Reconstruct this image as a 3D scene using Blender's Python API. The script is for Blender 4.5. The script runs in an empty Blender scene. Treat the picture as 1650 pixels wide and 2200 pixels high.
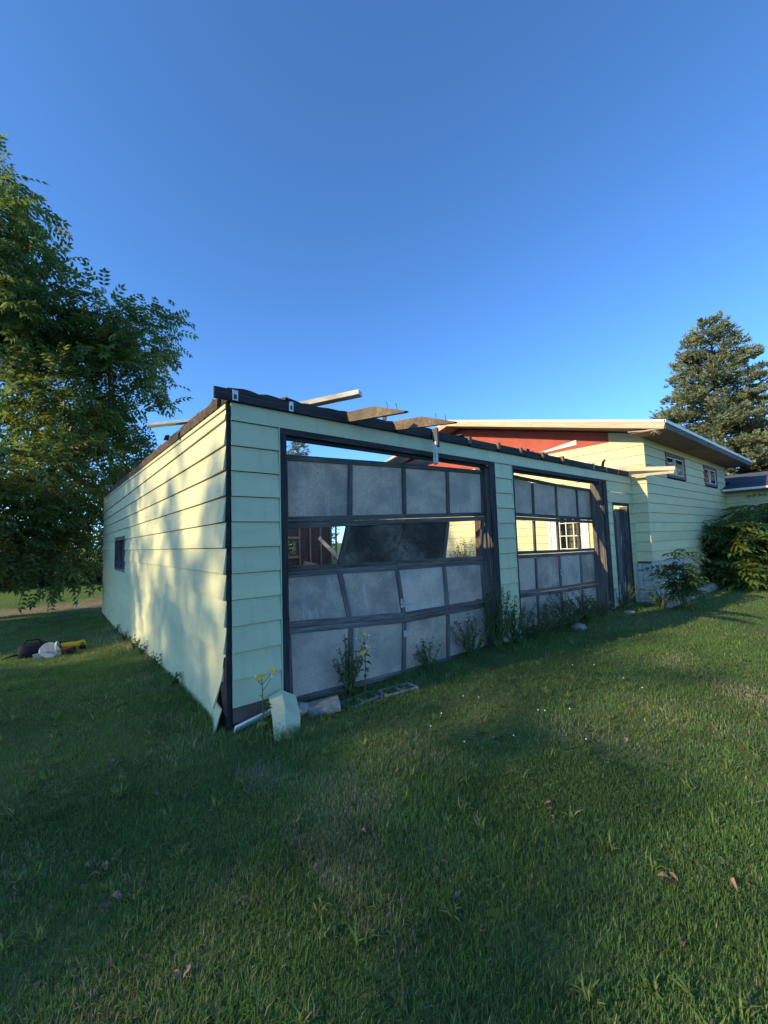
import bpy, bmesh, math, random
import numpy as np
from mathutils import Vector, Matrix
random.seed(7)
rng = np.random.default_rng(11)
scene = bpy.context.scene
COL = scene.collection

# ------------------------------------------------------------------ camera, sky, sun, exposure
CAM = Vector((-1.143, -3.505, 1.523))
cd = bpy.data.cameras.new('camera'); cam = bpy.data.objects.new('camera', cd); COL.objects.link(cam)
cd.sensor_fit = 'HORIZONTAL'; cd.sensor_width = 36.0; cd.lens = 36.0 * 873.0 / 1650.0
cd.clip_start = 0.05; cd.clip_end = 2000
R_ = Vector((0.776, -0.630, -0.032)).normalized(); F_ = Vector((0.630, 0.773, 0.071)).normalized()
U_ = R_.cross(F_).normalized(); R_ = F_.cross(U_).normalized()
m = Matrix((R_, U_, -F_)).transposed().to_4x4(); m.translation = CAM
cam.matrix_world = m
scene.camera = cam

SUN_TO = Vector((-1.0, 0.19, 0.42)).normalized()          # towards the sun
world = bpy.data.worlds.new('World'); scene.world = world; world.use_nodes = True
wn = world.node_tree; wn.nodes.clear()
wo = wn.nodes.new('ShaderNodeOutputWorld'); wb = wn.nodes.new('ShaderNodeBackground'); ws = wn.nodes.new('ShaderNodeTexSky')
ws.sky_type = 'NISHITA'; ws.sun_disc = False
ws.sun_elevation = math.asin(SUN_TO.z); ws.sun_rotation = math.atan2(SUN_TO.x, SUN_TO.y)
ws.altitude = 200; ws.air_density = 0.62; ws.dust_density = 0.4; ws.ozone_density = 5.5
wb.inputs['Strength'].default_value = 0.143
wt = wn.nodes.new('ShaderNodeMix'); wt.data_type = 'RGBA'; wt.blend_type = 'MULTIPLY'; wt.inputs[0].default_value = 1.0; wt.inputs[7].default_value = (0.72, 0.97, 1.04, 1)   # clear deep blue air
wn.links.new(ws.outputs['Color'], wt.inputs[6]); wn.links.new(wt.outputs[2], wb.inputs['Color']); wn.links.new(wb.outputs[0], wo.inputs['Surface'])
sl = bpy.data.lights.new('sun', 'SUN'); sl.energy = 2.4; sl.angle = math.radians(0.53); sl.color = (1.0, 0.80, 0.46)
so = bpy.data.objects.new('sun', sl); COL.objects.link(so); so.location = (-30, 9, 25)
so.rotation_euler = (-SUN_TO).to_track_quat('-Z', 'Y').to_euler()
scene.view_settings.view_transform = 'Standard'; scene.view_settings.look = 'None'
scene.view_settings.gamma = 1.0; scene.view_settings.use_curve_mapping = False
scene.view_settings.exposure = 1.44
scene.render.engine = 'CYCLES'
scene.cycles.max_bounces = 8; scene.cycles.diffuse_bounces = 4; scene.cycles.transparent_max_bounces = 8
scene.cycles.use_denoising = True

# ------------------------------------------------------------------ materials
class MT:
    def __init__(s, name):
        s.m = bpy.data.materials.new(name); s.m.use_nodes = True; s.t = s.m.node_tree; s.t.nodes.clear()
    def n(s, typ, **kw):
        nd = s.t.nodes.new(typ)
        for k, v in kw.items():
            if k in nd.inputs: nd.inputs[k].default_value = v
            else: setattr(nd, k, v)
        return nd
    def l(s, a, b): s.t.links.new(a, b)
def ramp(t, fac, stops):
    r = t.n('ShaderNodeValToRGB')
    e = r.color_ramp.elements
    while len(e) < len(stops): e.new(0.5)
    for i, (p, c) in enumerate(stops):
        e[i].position = p; e[i].color = (c[0], c[1], c[2], 1)
    t.l(fac, r.inputs[0]); return r.outputs[0]
def coords(t, scale, rnd=True):
    tc = t.n('ShaderNodeTexCoord'); mp = t.n('ShaderNodeMapping')
    mp.inputs['Scale'].default_value = scale
    if rnd:
        oi = t.n('ShaderNodeObjectInfo'); ml = t.n('ShaderNodeMath', operation='MULTIPLY'); ml.inputs[1].default_value = 37.0
        t.l(oi.outputs['Random'], ml.inputs[0])
        ad = t.n('ShaderNodeVectorMath', operation='ADD')
        t.l(tc.outputs['Object'], ad.inputs[0]); t.l(ml.outputs[0], ad.inputs[1]); t.l(ad.outputs[0], mp.inputs['Vector'])
    else: t.l(tc.outputs['Object'], mp.inputs['Vector'])
    return mp.outputs[0]
def noise(t, vec, scale=1.0, detail=5.0, rough=0.6):
    nz = t.n('ShaderNodeTexNoise'); nz.inputs['Scale'].default_value = scale; nz.inputs['Detail'].default_value = detail; nz.inputs['Roughness'].default_value = rough
    t.l(vec, nz.inputs['Vector']); return nz.outputs[0]
def mixc(t, fac, a, b, typ='MIX'):
    mx = t.n('ShaderNodeMix', data_type='RGBA', blend_type=typ)
    if hasattr(fac, 'is_linked'): t.l(fac, mx.inputs[0])
    else: mx.inputs[0].default_value = fac
    for q, i in ((a, 6), (b, 7)):
        if hasattr(q, 'is_linked'): t.l(q, mx.inputs[i])
        else: mx.inputs[i].default_value = (q[0], q[1], q[2], 1)
    return mx.outputs[2]
def finish(t, col, rough=0.8, bump=None, bs=0.3, bd=0.01, spec=0.3, metal=0.0):
    p = t.n('ShaderNodeBsdfPrincipled'); o = t.n('ShaderNodeOutputMaterial')
    if hasattr(col, 'is_linked'): t.l(col, p.inputs['Base Color'])
    else: p.inputs['Base Color'].default_value = (col[0], col[1], col[2], 1)
    p.inputs['Roughness'].default_value = rough; p.inputs['Specular IOR Level'].default_value = spec; p.inputs['Metallic'].default_value = metal
    if bump is not None:
        b = t.n('ShaderNodeBump'); b.inputs['Strength'].default_value = bs; b.inputs['Distance'].default_value = bd
        t.l(bump, b.inputs['Height']); t.l(b.outputs[0], p.inputs['Normal'])
    t.l(p.outputs[0], o.inputs[0]); return t.m
def vary(t, col, amt):
    oi = t.n('ShaderNodeObjectInfo'); mr = t.n('ShaderNodeMapRange'); mr.inputs[3].default_value = 1 - amt; mr.inputs[4].default_value = 1 + amt
    t.l(oi.outputs['Random'], mr.inputs[0]); hs = t.n('ShaderNodeHueSaturation'); t.l(mr.outputs[0], hs.inputs['Value']); t.l(col, hs.inputs['Color'])
    return hs.outputs[0]
def wood(name, stops, rough=0.85, grain=(1.2, 14, 22), var=0.18, bs=0.5, dirt=None):
    t = MT(name); g = noise(t, coords(t, grain), 2.0, 7, 0.65); c = ramp(t, g, stops)
    if dirt: c = mixc(t, ramp(t, noise(t, coords(t, (1, 1, 1)), 2.6, 6), [(0.42, (0, 0, 0)), (0.66, (1, 1, 1))]), c, dirt)
    return finish(t, vary(t, c, var), rough, g, bs, 0.006, 0.2)
def plain(name, a, b, scale=8, rough=0.7, bs=0.15, var=0.08, spec=0.3, metal=0.0, lo=0.3, hi=0.7, bd=0.005, sc=(1, 1, 1)):
    t = MT(name); g = noise(t, coords(t, sc), scale, 6); c = ramp(t, g, [(lo, a), (hi, b)])
    return finish(t, vary(t, c, var), rough, g, bs, bd, spec, metal)

def siding_mat(name, base, dirtcol):
    t = MT(name)
    g = noise(t, coords(t, (5, 5, 150)), 1.0, 4, 0.6)               # pressed wood grain along the board
    big = noise(t, coords(t, (0.7, 1, 2.5)), 1.6, 5)
    st = noise(t, coords(t, (9, 9, 0.7)), 1.0, 5)
    c = mixc(t, ramp(t, big, [(0.35, (0, 0, 0)), (0.72, (0.9, 0.9, 0.9))]), base, [base[0] * 0.84, base[1] * 0.83, base[2] * 0.88])
    c = mixc(t, ramp(t, st, [(0.50, (0, 0, 0)), (0.80, (0.40, 0.40, 0.40))]), c, dirtcol)
    sp = noise(t, coords(t, (1, 1, 1)), 55.0, 2)
    c = mixc(t, ramp(t, sp, [(0.70, (0, 0, 0)), (0.78, (0.35, 0.35, 0.35))]), c, [q * 0.5 for q in dirtcol])
    return finish(t, vary(t, c, 0.05), 0.62, g, 0.32, 0.006, 0.35)
SID = siding_mat('painted_lap_siding', (0.58, 0.58, 0.345), (0.36, 0.36, 0.225))
SIDH = siding_mat('house_lap_siding', (0.66, 0.64, 0.36), (0.50, 0.48, 0.28))
TRIM_G = plain('pale_green_trim', (0.46, 0.56, 0.40), (0.55, 0.62, 0.45), 6, 0.5)
CHAR = wood('blackened_wood', [(0.3, (0.018, 0.018, 0.022)), (0.55, (0.045, 0.043, 0.045)), (0.8, (0.12, 0.105, 0.095))])
FADED = wood('faded_door_frame_wood', [(0.3, (0.045, 0.038, 0.034)), (0.52, (0.105, 0.09, 0.078)), (0.8, (0.25, 0.21, 0.175))])
TAR = plain('tar_and_felt', (0.012, 0.012, 0.013), (0.075, 0.065, 0.055), 14, 0.95, 0.9, 0.1, bd=0.02)
FELT = plain('black_felt', (0.010, 0.010, 0.012), (0.035, 0.034, 0.036), 9, 0.95, 0.4)
GREYW = wood('weathered_grey_wood', [(0.3, (0.05, 0.045, 0.045)), (0.5, (0.13, 0.115, 0.105)), (0.75, (0.26, 0.235, 0.21))])
BROWNW = wood('brown_rafter_wood', [(0.3, (0.11, 0.075, 0.045)), (0.55, (0.25, 0.175, 0.11)), (0.8, (0.42, 0.33, 0.23))], dirt=(0.10, 0.085, 0.07))
FRESHW = wood('fresh_lumber', [(0.3, (0.40, 0.27, 0.16)), (0.55, (0.60, 0.46, 0.31)), (0.8, (0.70, 0.58, 0.43))], var=0.08, bs=0.25)
WHITEW = wood('old_white_board', [(0.3, (0.45, 0.43, 0.38)), (0.55, (0.66, 0.64, 0.58)), (0.8, (0.78, 0.76, 0.70))], var=0.06, bs=0.25, dirt=(0.35, 0.30, 0.24))
STUD = wood('stud_lumber', [(0.3, (0.24, 0.17, 0.115)), (0.6, (0.40, 0.31, 0.225)), (0.85, (0.50, 0.41, 0.31))], var=0.15, bs=0.25)
SHEATH = plain('brown_fibreboard', (0.085, 0.058, 0.046), (0.16, 0.11, 0.088), 5, 0.9, 0.2, 0.12)
REDB = plain('red_sheathing', (0.38, 0.08, 0.055), (0.45, 0.105, 0.075), 3, 0.8, 0.1, 0.05)
WHITEP = plain('white_paint', (0.70, 0.68, 0.62), (0.82, 0.81, 0.77), 7, 0.5, 0.1)
BROWNP = plain('brown_red_trim_paint', (0.13, 0.055, 0.045), (0.20, 0.09, 0.075), 9, 0.6, 0.2)
SOFFIT = plain('brown_plywood_soffit', (0.17, 0.10, 0.08), (0.29, 0.19, 0.155), 2.5, 0.85, 0.15, 0.1)
CONC = plain('painted_concrete_block', (0.40, 0.40, 0.37), (0.60, 0.59, 0.54), 11, 0.9, 0.5, 0.08, bd=0.01)
CONCG = plain('grey_concrete', (0.21, 0.19, 0.165), (0.40, 0.365, 0.32), 16, 0.95, 0.7, 0.1, bd=0.01)
SLAB = plain('old_garage_slab', (0.13, 0.12, 0.11), (0.26, 0.24, 0.21), 3, 0.95, 0.5, bd=0.01)
METAL = plain('galvanised_metal', (0.40, 0.41, 0.43), (0.62, 0.63, 0.65), 20, 0.42, 0.2, metal=0.7)
RUST = plain('rusty_iron', (0.07, 0.035, 0.02), (0.18, 0.09, 0.05), 18, 0.8, 0.4)
BLACKP = plain('black_fabric', (0.008, 0.008, 0.010), (0.022, 0.022, 0.025), 30, 0.75, 0.5)
DARKPL = plain('dark_plastic', (0.015, 0.015, 0.017), (0.03, 0.03, 0.03), 10, 0.45, 0.05)
YELLOW = plain('yellow_plastic', (0.62, 0.40, 0.02), (0.72, 0.48, 0.03), 10, 0.45, 0.05)
ORANGE = plain('orange_red_plastic', (0.45, 0.09, 0.025), (0.56, 0.13, 0.04), 10, 0.5, 0.05)
PALEM = plain('pale_cast_metal', (0.46, 0.47, 0.48), (0.70, 0.70, 0.70), 14, 0.4, 0.1, metal=0.3)
PINKM = plain('pinkish_cover', (0.60, 0.40, 0.36), (0.72, 0.52, 0.47), 8, 0.5, 0.1)

def door_panel_mat():
    t = MT('weathered_grey_hardboard')
    fine = noise(t, coords(t, (1, 1, 1)), 70.0, 5, 0.75)
    drip = noise(t, coords(t, (11, 11, 0.7)), 1.4, 6, 0.65)
    big = noise(t, coords(t, (1.1, 1, 1.4)), 1.7, 6, 0.6)
    bl = noise(t, coords(t, (1, 1, 1)), 7.0, 6, 0.7)
    c = ramp(t, fine, [(0.32, (0.39, 0.27, 0.18)), (0.52, (0.65, 0.465, 0.335)), (0.72, (0.79, 0.61, 0.46))])
    c = mixc(t, ramp(t, big, [(0.40, (0.70, 0.70, 0.70)), (0.58, (0, 0, 0))]), c, (0.23, 0.19, 0.16))
    c = mixc(t, ramp(t, drip, [(0.56, (0, 0, 0)), (0.72, (0.65, 0.65, 0.65))]), c, (0.66, 0.60, 0.54))
    c = mixc(t, ramp(t, bl, [(0.60, (0, 0, 0)), (0.72, (0.5, 0.5, 0.5))]), c, (0.18, 0.15, 0.13))
    oi = t.n('ShaderNodeObjectInfo'); c = mixc(t, ramp(t, oi.outputs['Random'], [(0, (0, 0, 0)), (1, (0.45, 0.45, 0.45))]), c, (0.38, 0.315, 0.265))
    return finish(t, vary(t, c, 0.16), 0.85, fine, 0.4, 0.004, 0.25)
DPANEL = door_panel_mat()
def stain_mat():
    t = MT('water_stained_board')
    v = coords(t, (1, 1, 1)); n1 = noise(t, v, 2.3, 6, 0.62); fine = noise(t, coords(t, (2, 2, 14)), 5.0, 5)
    rings = t.n('ShaderNodeMath', operation='MULTIPLY'); t.l(n1, rings.inputs[0]); rings.inputs[1].default_value = 7.0
    fr = t.n('ShaderNodeMath', operation='FRACT'); t.l(rings.outputs[0], fr.inputs[0])
    c = ramp(t, n1, [(0.36, (0.035, 0.03, 0.025)), (0.50, (0.085, 0.072, 0.056)), (0.60, (0.21, 0.18, 0.14)), (0.72, (0.07, 0.06, 0.048))])
    c = mixc(t, ramp(t, fr.outputs[0], [(0.0, (0.9, 0.9, 0.9)), (0.13, (0, 0, 0))]), c, (0.012, 0.011, 0.010))
    c = mixc(t, ramp(t, fine, [(0.35, (0.5, 0.5, 0.5)), (0.6, (0, 0, 0))]), c, (0.07, 0.06, 0.05))
    return finish(t, c, 0.9, fine, 0.3, 0.004, 0.2)
STAIN = stain_mat()
def peeling_mat():
    t = MT('peeling_door_paint')
    g = noise(t, coords(t, (1.2, 14, 22)), 2.0, 6)
    c = ramp(t, g, [(0.3, (0.03, 0.028, 0.03)), (0.55, (0.075, 0.068, 0.066)), (0.8, (0.16, 0.14, 0.13))])
    pn = noise(t, coords(t, (1.1, 5, 5)), 1.5, 7, 0.7)
    c = mixc(t, ramp(t, pn, [(0.54, (0, 0, 0)), (0.57, (1, 1, 1))]), c, (0.36, 0.385, 0.40))
    return finish(t, vary(t, c, 0.15), 0.85, pn, 0.6, 0.004, 0.2)
PEEL = peeling_mat()
def shingle_mat(name, a, b):
    t = MT(name); g = noise(t, coords(t, (1, 1, 1)), 120.0, 3); big = noise(t, coords(t, (1, 1, 1)), 3.0, 4)
    c = mixc(t, big, ramp(t, g, [(0.3, a), (0.7, b)]), [q * 1.3 for q in b])
    return finish(t, vary(t, c, 0.25), 0.95, g, 0.5, 0.004, 0.2)
SHING = shingle_mat('dark_shingle', (0.025, 0.03, 0.042), (0.075, 0.085, 0.105))
def glass_mat(name, tint, alpha):
    t = MT(name); p = t.n('ShaderNodeBsdfGlossy'); p.inputs['Roughness'].default_value = 0.03; p.inputs['Color'].default_value = (0.9, 0.95, 1, 1)
    tr = t.n('ShaderNodeBsdfTransparent'); tr.inputs['Color'].default_value = (*tint, 1); mx = t.n('ShaderNodeMixShader')
    fz = t.n('ShaderNodeFresnel'); fz.inputs[0].default_value = 1.5; o = t.n('ShaderNodeOutputMaterial')
    ad = t.n('ShaderNodeMath', operation='ADD'); ad.inputs[1].default_value = alpha; t.l(fz.outputs[0], ad.inputs[0])
    t.l(ad.outputs[0], mx.inputs[0]); t.l(tr.outputs[0], mx.inputs[1]); t.l(p.outputs[0], mx.inputs[2]); t.l(mx.outputs[0], o.inputs[0]); return t.m
GLASS = glass_mat('window_glass', (0.85, 0.88, 0.88), 0.10)
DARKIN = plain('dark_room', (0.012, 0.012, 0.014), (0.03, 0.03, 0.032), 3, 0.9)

def leaf_mat(name, trans=0.35, rough=0.55, spec=0.3):
    t = MT(name); at = t.n('ShaderNodeAttribute'); at.attribute_name = 'tint'
    p = t.n('ShaderNodeBsdfPrincipled'); p.inputs['Roughness'].default_value = rough; p.inputs['Specular IOR Level'].default_value = spec
    t.l(at.outputs['Color'], p.inputs['Base Color'])
    tr = t.n('ShaderNodeBsdfTranslucent'); hs = t.n('ShaderNodeHueSaturation'); hs.inputs['Value'].default_value = 1.5; hs.inputs['Saturation'].default_value = 1.15; hs.inputs['Hue'].default_value = 0.485
    t.l(at.outputs['Color'], hs.inputs['Color']); t.l(hs.outputs[0], tr.inputs['Color'])
    mx = t.n('ShaderNodeMixShader'); mx.inputs[0].default_value = trans; o = t.n('ShaderNodeOutputMaterial')
    t.l(p.outputs[0], mx.inputs[1]); t.l(tr.outputs[0], mx.inputs[2]); t.l(mx.outputs[0], o.inputs[0]); return t.m
LEAF = leaf_mat('leaf', 0.52, 0.5, 0.35)
NEEDLE = leaf_mat('spruce_needles', 0.15, 0.7, 0.2)
GRASS = leaf_mat('grass_blades', 0.45, 0.6, 0.2)
BARK = wood('bark', [(0.3, (0.02, 0.017, 0.014)), (0.55, (0.06, 0.05, 0.042)), (0.8, (0.13, 0.115, 0.10))], bs=0.9)
STEM = plain('green_stem', (0.06, 0.10, 0.03), (0.10, 0.15, 0.05), 6, 0.7)
DRYLEAF = plain('dry_leaf', (0.13, 0.075, 0.045), (0.30, 0.20, 0.13), 20, 0.8, 0.4, 0.45)
PETALY = plain('yellow_petal', (0.75, 0.42, 0.01), (0.85, 0.55, 0.02), 10, 0.6)
PETALW = plain('white_petal', (0.62, 0.62, 0.55), (0.78, 0.78, 0.72), 10, 0.6)

def ground_mat():
    t = MT('lawn_soil')
    v = coords(t, (1, 1, 1), False)
    a = noise(t, v, 0.55, 6, 0.6); b = noise(t, v, 30.0, 5, 0.7); c3 = noise(t, v, 4.0, 5)
    c = ramp(t, b, [(0.3, (0.05, 0.072, 0.022)), (0.55, (0.115, 0.155, 0.045)), (0.8, (0.22, 0.25, 0.10))])
    c = mixc(t, ramp(t, a, [(0.42, (0, 0, 0)), (0.68, (0.45, 0.45, 0.45))]), c, (0.21, 0.19, 0.11))
    # far lawn, where blades are no longer built
    sx = t.n('ShaderNodeSeparateXYZ'); tc = t.n('ShaderNodeTexCoord'); t.l(tc.outputs['Object'], sx.inputs[0])
    mr = t.n('ShaderNodeMapRange'); mr.inputs[1].default_value = 14; mr.inputs[2].default_value = 22; t.l(sx.outputs['Y'], mr.inputs[0])
    lawn = ramp(t, noise(t, coords(t, (1, 2.5, 1), False), 2.2, 6), [(0.3, (0.07, 0.12, 0.022)), (0.6, (0.12, 0.18, 0.035)), (0.8, (0.18, 0.19, 0.06))])
    c = mixc(t, mr.outputs[0], c, lawn)
    # worn dirt strip behind the garage
    d = t.n('ShaderNodeMath', operation='SUBTRACT'); t.l(sx.outputs['Y'], d.inputs[0]); d.inputs[1].default_value = 14.3
    ab = t.n('ShaderNodeMath', operation='ABSOLUTE'); t.l(d.outputs[0], ab.inputs[0])
    nn = t.n('ShaderNodeMath', operation='MULTIPLY'); t.l(c3, nn.inputs[0]); nn.inputs[1].default_value = 2.6
    s2 = t.n('ShaderNodeMath', operation='ADD'); t.l(ab.outputs[0], s2.inputs[0]); t.l(nn.outputs[0], s2.inputs[1])
    dm = t.n('ShaderNodeMapRange'); dm.inputs[1].default_value = 2.2; dm.inputs[2].default_value = 3.6; dm.inputs[3].default_value = 0.9; dm.inputs[4].default_value = 0; t.l(s2.outputs[0], dm.inputs[0])
    c = mixc(t, dm.outputs[0], c, mixc(t, b, (0.20, 0.14, 0.085), (0.36, 0.27, 0.17)))
    return finish(t, c, 0.95, b, 0.8, 0.02, 0.1)
LAWN = ground_mat()

# ------------------------------------------------------------------ helpers
WM = {}
def place(o, M, parent=None):
    WM[o.name] = M.copy()
    if parent is None: o.matrix_basis = M
    else:
        o.parent = parent; o.matrix_basis = WM[parent.name].inverted() @ M
    return o
def tag(o, label=None, cat=None, group=None, kind=None):
    if label: o['label'] = label
    if cat: o['category'] = cat
    if group: o['group'] = group
    if kind: o['kind'] = kind
    return o
def empty(name, loc, label, cat, group=None):
    o = bpy.data.objects.new(name, None); COL.objects.link(o); o.empty_display_size = 0.2
    place(o, Matrix.Translation(Vector(loc))); return tag(o, label, cat, group)
def mkmesh(name, verts, faces, mat, smooth=False):
    me = bpy.data.meshes.new(name); me.from_pydata([tuple(v) for v in verts], [], faces); me.materials.append(mat)
    if smooth: me.polygons.foreach_set('use_smooth', [True] * len(me.polygons))
    me.update(); return me
def put(name, me, parent=None, M=None):
    o = bpy.data.objects.new(name, me); COL.objects.link(o)
    return place(o, M if M is not None else Matrix.Identity(4), parent)
def wobj(name, verts, faces, mat, parent=None, smooth=False):
    """world-space vertices; origin at their middle"""
    vs = [Vector(v) for v in verts]; c = sum(vs, Vector()) / len(vs)
    me = mkmesh(name, [v - c for v in vs], faces, mat, smooth)
    bm = bmesh.new(); bm.from_mesh(me); bmesh.ops.recalc_face_normals(bm, faces=bm.faces); bm.to_mesh(me); bm.free()
    return put(name, me, parent, Matrix.Translation(c))
BOXF = [(0, 1, 3, 2), (4, 6, 7, 5), (0, 4, 5, 1), (2, 3, 7, 6), (0, 2, 6, 4), (1, 5, 7, 3)]
_bc = {}
def box_mesh(name, dx, dy, dz, mat, bev=0.003):
    key = (name, round(dx, 4), round(dy, 4), round(dz, 4), mat.name, bev)
    if key in _bc: return _bc[key]
    me = mkmesh(name, [((i - .5) * dx, (j - .5) * dy, (k - .5) * dz) for i in (0, 1) for j in (0, 1) for k in (0, 1)], BOXF, mat)
    bm = bmesh.new(); bm.from_mesh(me); bmesh.ops.recalc_face_normals(bm, faces=bm.faces)
    if bev: bmesh.ops.bevel(bm, geom=list(bm.edges), offset=min(bev, dx * .3, dy * .3, dz * .3), segments=1, affect='EDGES')
    bm.to_mesh(me); bm.free(); _bc[key] = me; return me
def frame_of(a, up):
    x = a.normalized(); y = up.cross(x)
    if y.length < 1e-5: y = Vector((0, 1, 0)).cross(x)
    y.normalize(); z = x.cross(y); return Matrix((x, y, z)).transposed().to_4x4()
def board(name, p0, p1, w, t, mat, parent=None, up=(0, 0, 1), bev=0.003):
    """plank from p0 to p1, w wide along up, t thick"""
    p0 = Vector(p0); p1 = Vector(p1); M = frame_of(p1 - p0, Vector(up)); M.translation = (p0 + p1) / 2
    return put(name, box_mesh(name, (p1 - p0).length, t, w, mat, bev), parent, M)
def abox(name, x0, x1, y0, y1, z0, z1, mat, parent=None, bev=0.003):
    """axis aligned box; its long side becomes local X so that the grain runs along it"""
    d = [x1 - x0, y1 - y0, z1 - z0]; k = d.index(max(d)); c = Vector(((x0 + x1) / 2, (y0 + y1) / 2, (z0 + z1) / 2))
    e = [Vector((1, 0, 0)), Vector((0, 1, 0)), Vector((0, 0, 1))][k] * (d[k] / 2)
    if k == 2: return board(name, c - e, c + e, d[0], d[1], mat, parent, (1, 0, 0), bev)
    return board(name, c - e, c + e, d[2], d[1 - k], mat, parent, (0, 0, 1), bev)
def tube(path, radii, n=6):
    vs, fs = [], []
    for i, p in enumerate(path):
        p = Vector(p); a = Vector(path[min(i + 1, len(path) - 1)]) - Vector(path[max(i - 1, 0)])
        if a.length < 1e-6: a = Vector((0, 0, 1))
        a.normalize(); u = a.orthogonal().normalized()
        ref = Vector((0.31, 0.94, 0.12)); u = (ref - a * ref.dot(a)).normalized() if abs(ref.dot(a)) < 0.95 else u
        v = a.cross(u)
        for k in range(n):
            th = 2 * math.pi * k / n; vs.append(p + (u * math.cos(th) + v * math.sin(th)) * radii[i])
    for i in range(len(path) - 1):
        for k in range(n): fs.append((i * n + k, i * n + (k + 1) % n, (i + 1) * n + (k + 1) % n, (i + 1) * n + k))
    fs.append(tuple(range(n - 1, -1, -1))); fs.append(tuple(range((len(path) - 1) * n, len(path) * n)))
    return vs, fs
class MB:
    def __init__(s): s.v = []; s.f = []
    def add(s, vf):
        o = len(s.v); s.v += list(vf[0]); s.f += [tuple(i + o for i in f) for f in vf[1]]; return s
    def tube(s, path, radii, n=6): return s.add(tube(path, radii, n))
    def box(s, x0, x1, y0, y1, z0, z1): return s.add(([(x, y, z) for x in (x0, x1) for y in (y0, y1) for z in (z0, z1)], BOXF))
def prism(name, poly, axis, a0, a1, mat, parent=None):
    """extrude a 2-D polygon along an axis ('x': poly is (y,z); 'y': poly is (x,z); 'z': poly is (x,y))"""
    mk = {'x': lambda a, p: (a, p[0], p[1]), 'y': lambda a, p: (p[0], a, p[1]), 'z': lambda a, p: (p[0], p[1], a)}[axis]
    n = len(poly); vs = [mk(a0, p) for p in poly] + [mk(a1, p) for p in poly]
    fs = [tuple(range(n)), tuple(range(2 * n - 1, n - 1, -1))] + [(i, i + n, (i + 1) % n + n, (i + 1) % n) for i in range(n)]
    return wobj(name, vs, fs, mat, parent)

def ground_z(x, y):
    x = np.asarray(x, float); y = np.asarray(y, float)
    s = np.clip((y - 0.3) / 11.0, 0, 1); s = s * s * (3 - 2 * s)
    w = np.clip((9.5 - x) / 4.0, 0, 1)
    z = -0.33 * s * w
    z = z - 0.35 * np.clip((y - 11) / 25.0, 0, 1)
    z = z + 0.012 * np.sin(x * 1.3 + 0.7 * y) * np.sin(y * 1.1 - 0.4 * x) + 0.006 * np.sin(x * 4.1) * np.sin(y * 3.7 + 1)
    return z
def gz(x, y): return float(ground_z(x, y))

# ------------------------------------------------------------------ ground
def axis_pts(c, near, far):
    a = list(np.arange(-near, near + 0.01, 0.35)); s = 0.5; p = near
    while p < far: p += s; a += [p, -p]; s *= 1.35
    return np.array(sorted(a)) + c
gx = axis_pts(2.0, 9.0, 600); gy = axis_pts(3.0, 9.5, 600)
GX, GY = np.meshgrid(gx, gy, indexing='ij'); GZ = ground_z(GX, GY)
nx, ny = GX.shape
gv = np.stack([GX, GY, GZ], -1).reshape(-1, 3)
ii, jj = np.meshgrid(np.arange(nx - 1), np.arange(ny - 1), indexing='ij')
q0 = (ii * ny + jj).ravel(); gf = np.stack([q0, q0 + ny, q0 + ny + 1, q0 + 1], 1)
ground = put('lawn_ground', mkmesh('lawn_ground', gv.tolist(), gf.tolist(), LAWN, True)); tag(ground, 'lawn ground with worn patches and a dirt strip behind the garage', kind='structure')

# ------------------------------------------------------------------ garage
GAR = empty('garage', (0, 0, 0), 'pale green lap sided garage with stripped roof and exposed rafter ends', 'garage')
Z0, CO = 2.61, 0.22
def zk(k): return Z0 - CO * k
def sboard(start, along, length, zb, h, parent, mat, tb=0.022, tt=0.003, curl=None, htop2=None, name='siding_board'):
    """lap siding board; outward side is local -Y. curl(s, q): outward and downward offset near the far end; htop2: other height at the far end"""
    along = Vector(along); M = frame_of(along, Vector((0, 0, 1))); M.translation = Vector((start[0], start[1], zb))
    ss = [0, length] if curl is None else sorted(set([0, length * .5] + [length - d for d in (1.2, .8, .5, .3, .15, .05, 0) if d < length * .5]))
    vs, fs = [], []
    for s in ss:
        hh = h if htop2 is None else h + (htop2 - h) * s / length
        for (q, th) in ((0, tb), (1, tt)):
            o, dz = (0, 0) if curl is None else curl(length - s, q)
            vs.append((s, -th - o, q * hh + dz)); vs.append((s, -o, q * hh + dz))
    for i in range(len(ss) - 1):
        a = i * 4; b = a + 4
        fs += [(a, b, b + 2, a + 2), (a + 1, a + 3, b + 3, b + 1), (a, a + 1, b + 1, b), (a + 2, b + 2, b + 3, a + 3)]
    e = (len(ss) - 1) * 4; fs += [(0, 2, 3, 1), (e, e + 1, e + 3, e + 2)]
    return put(name, mkmesh(name, vs, fs, mat), parent, M)
G = 0.006   # open joint under each board

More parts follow.
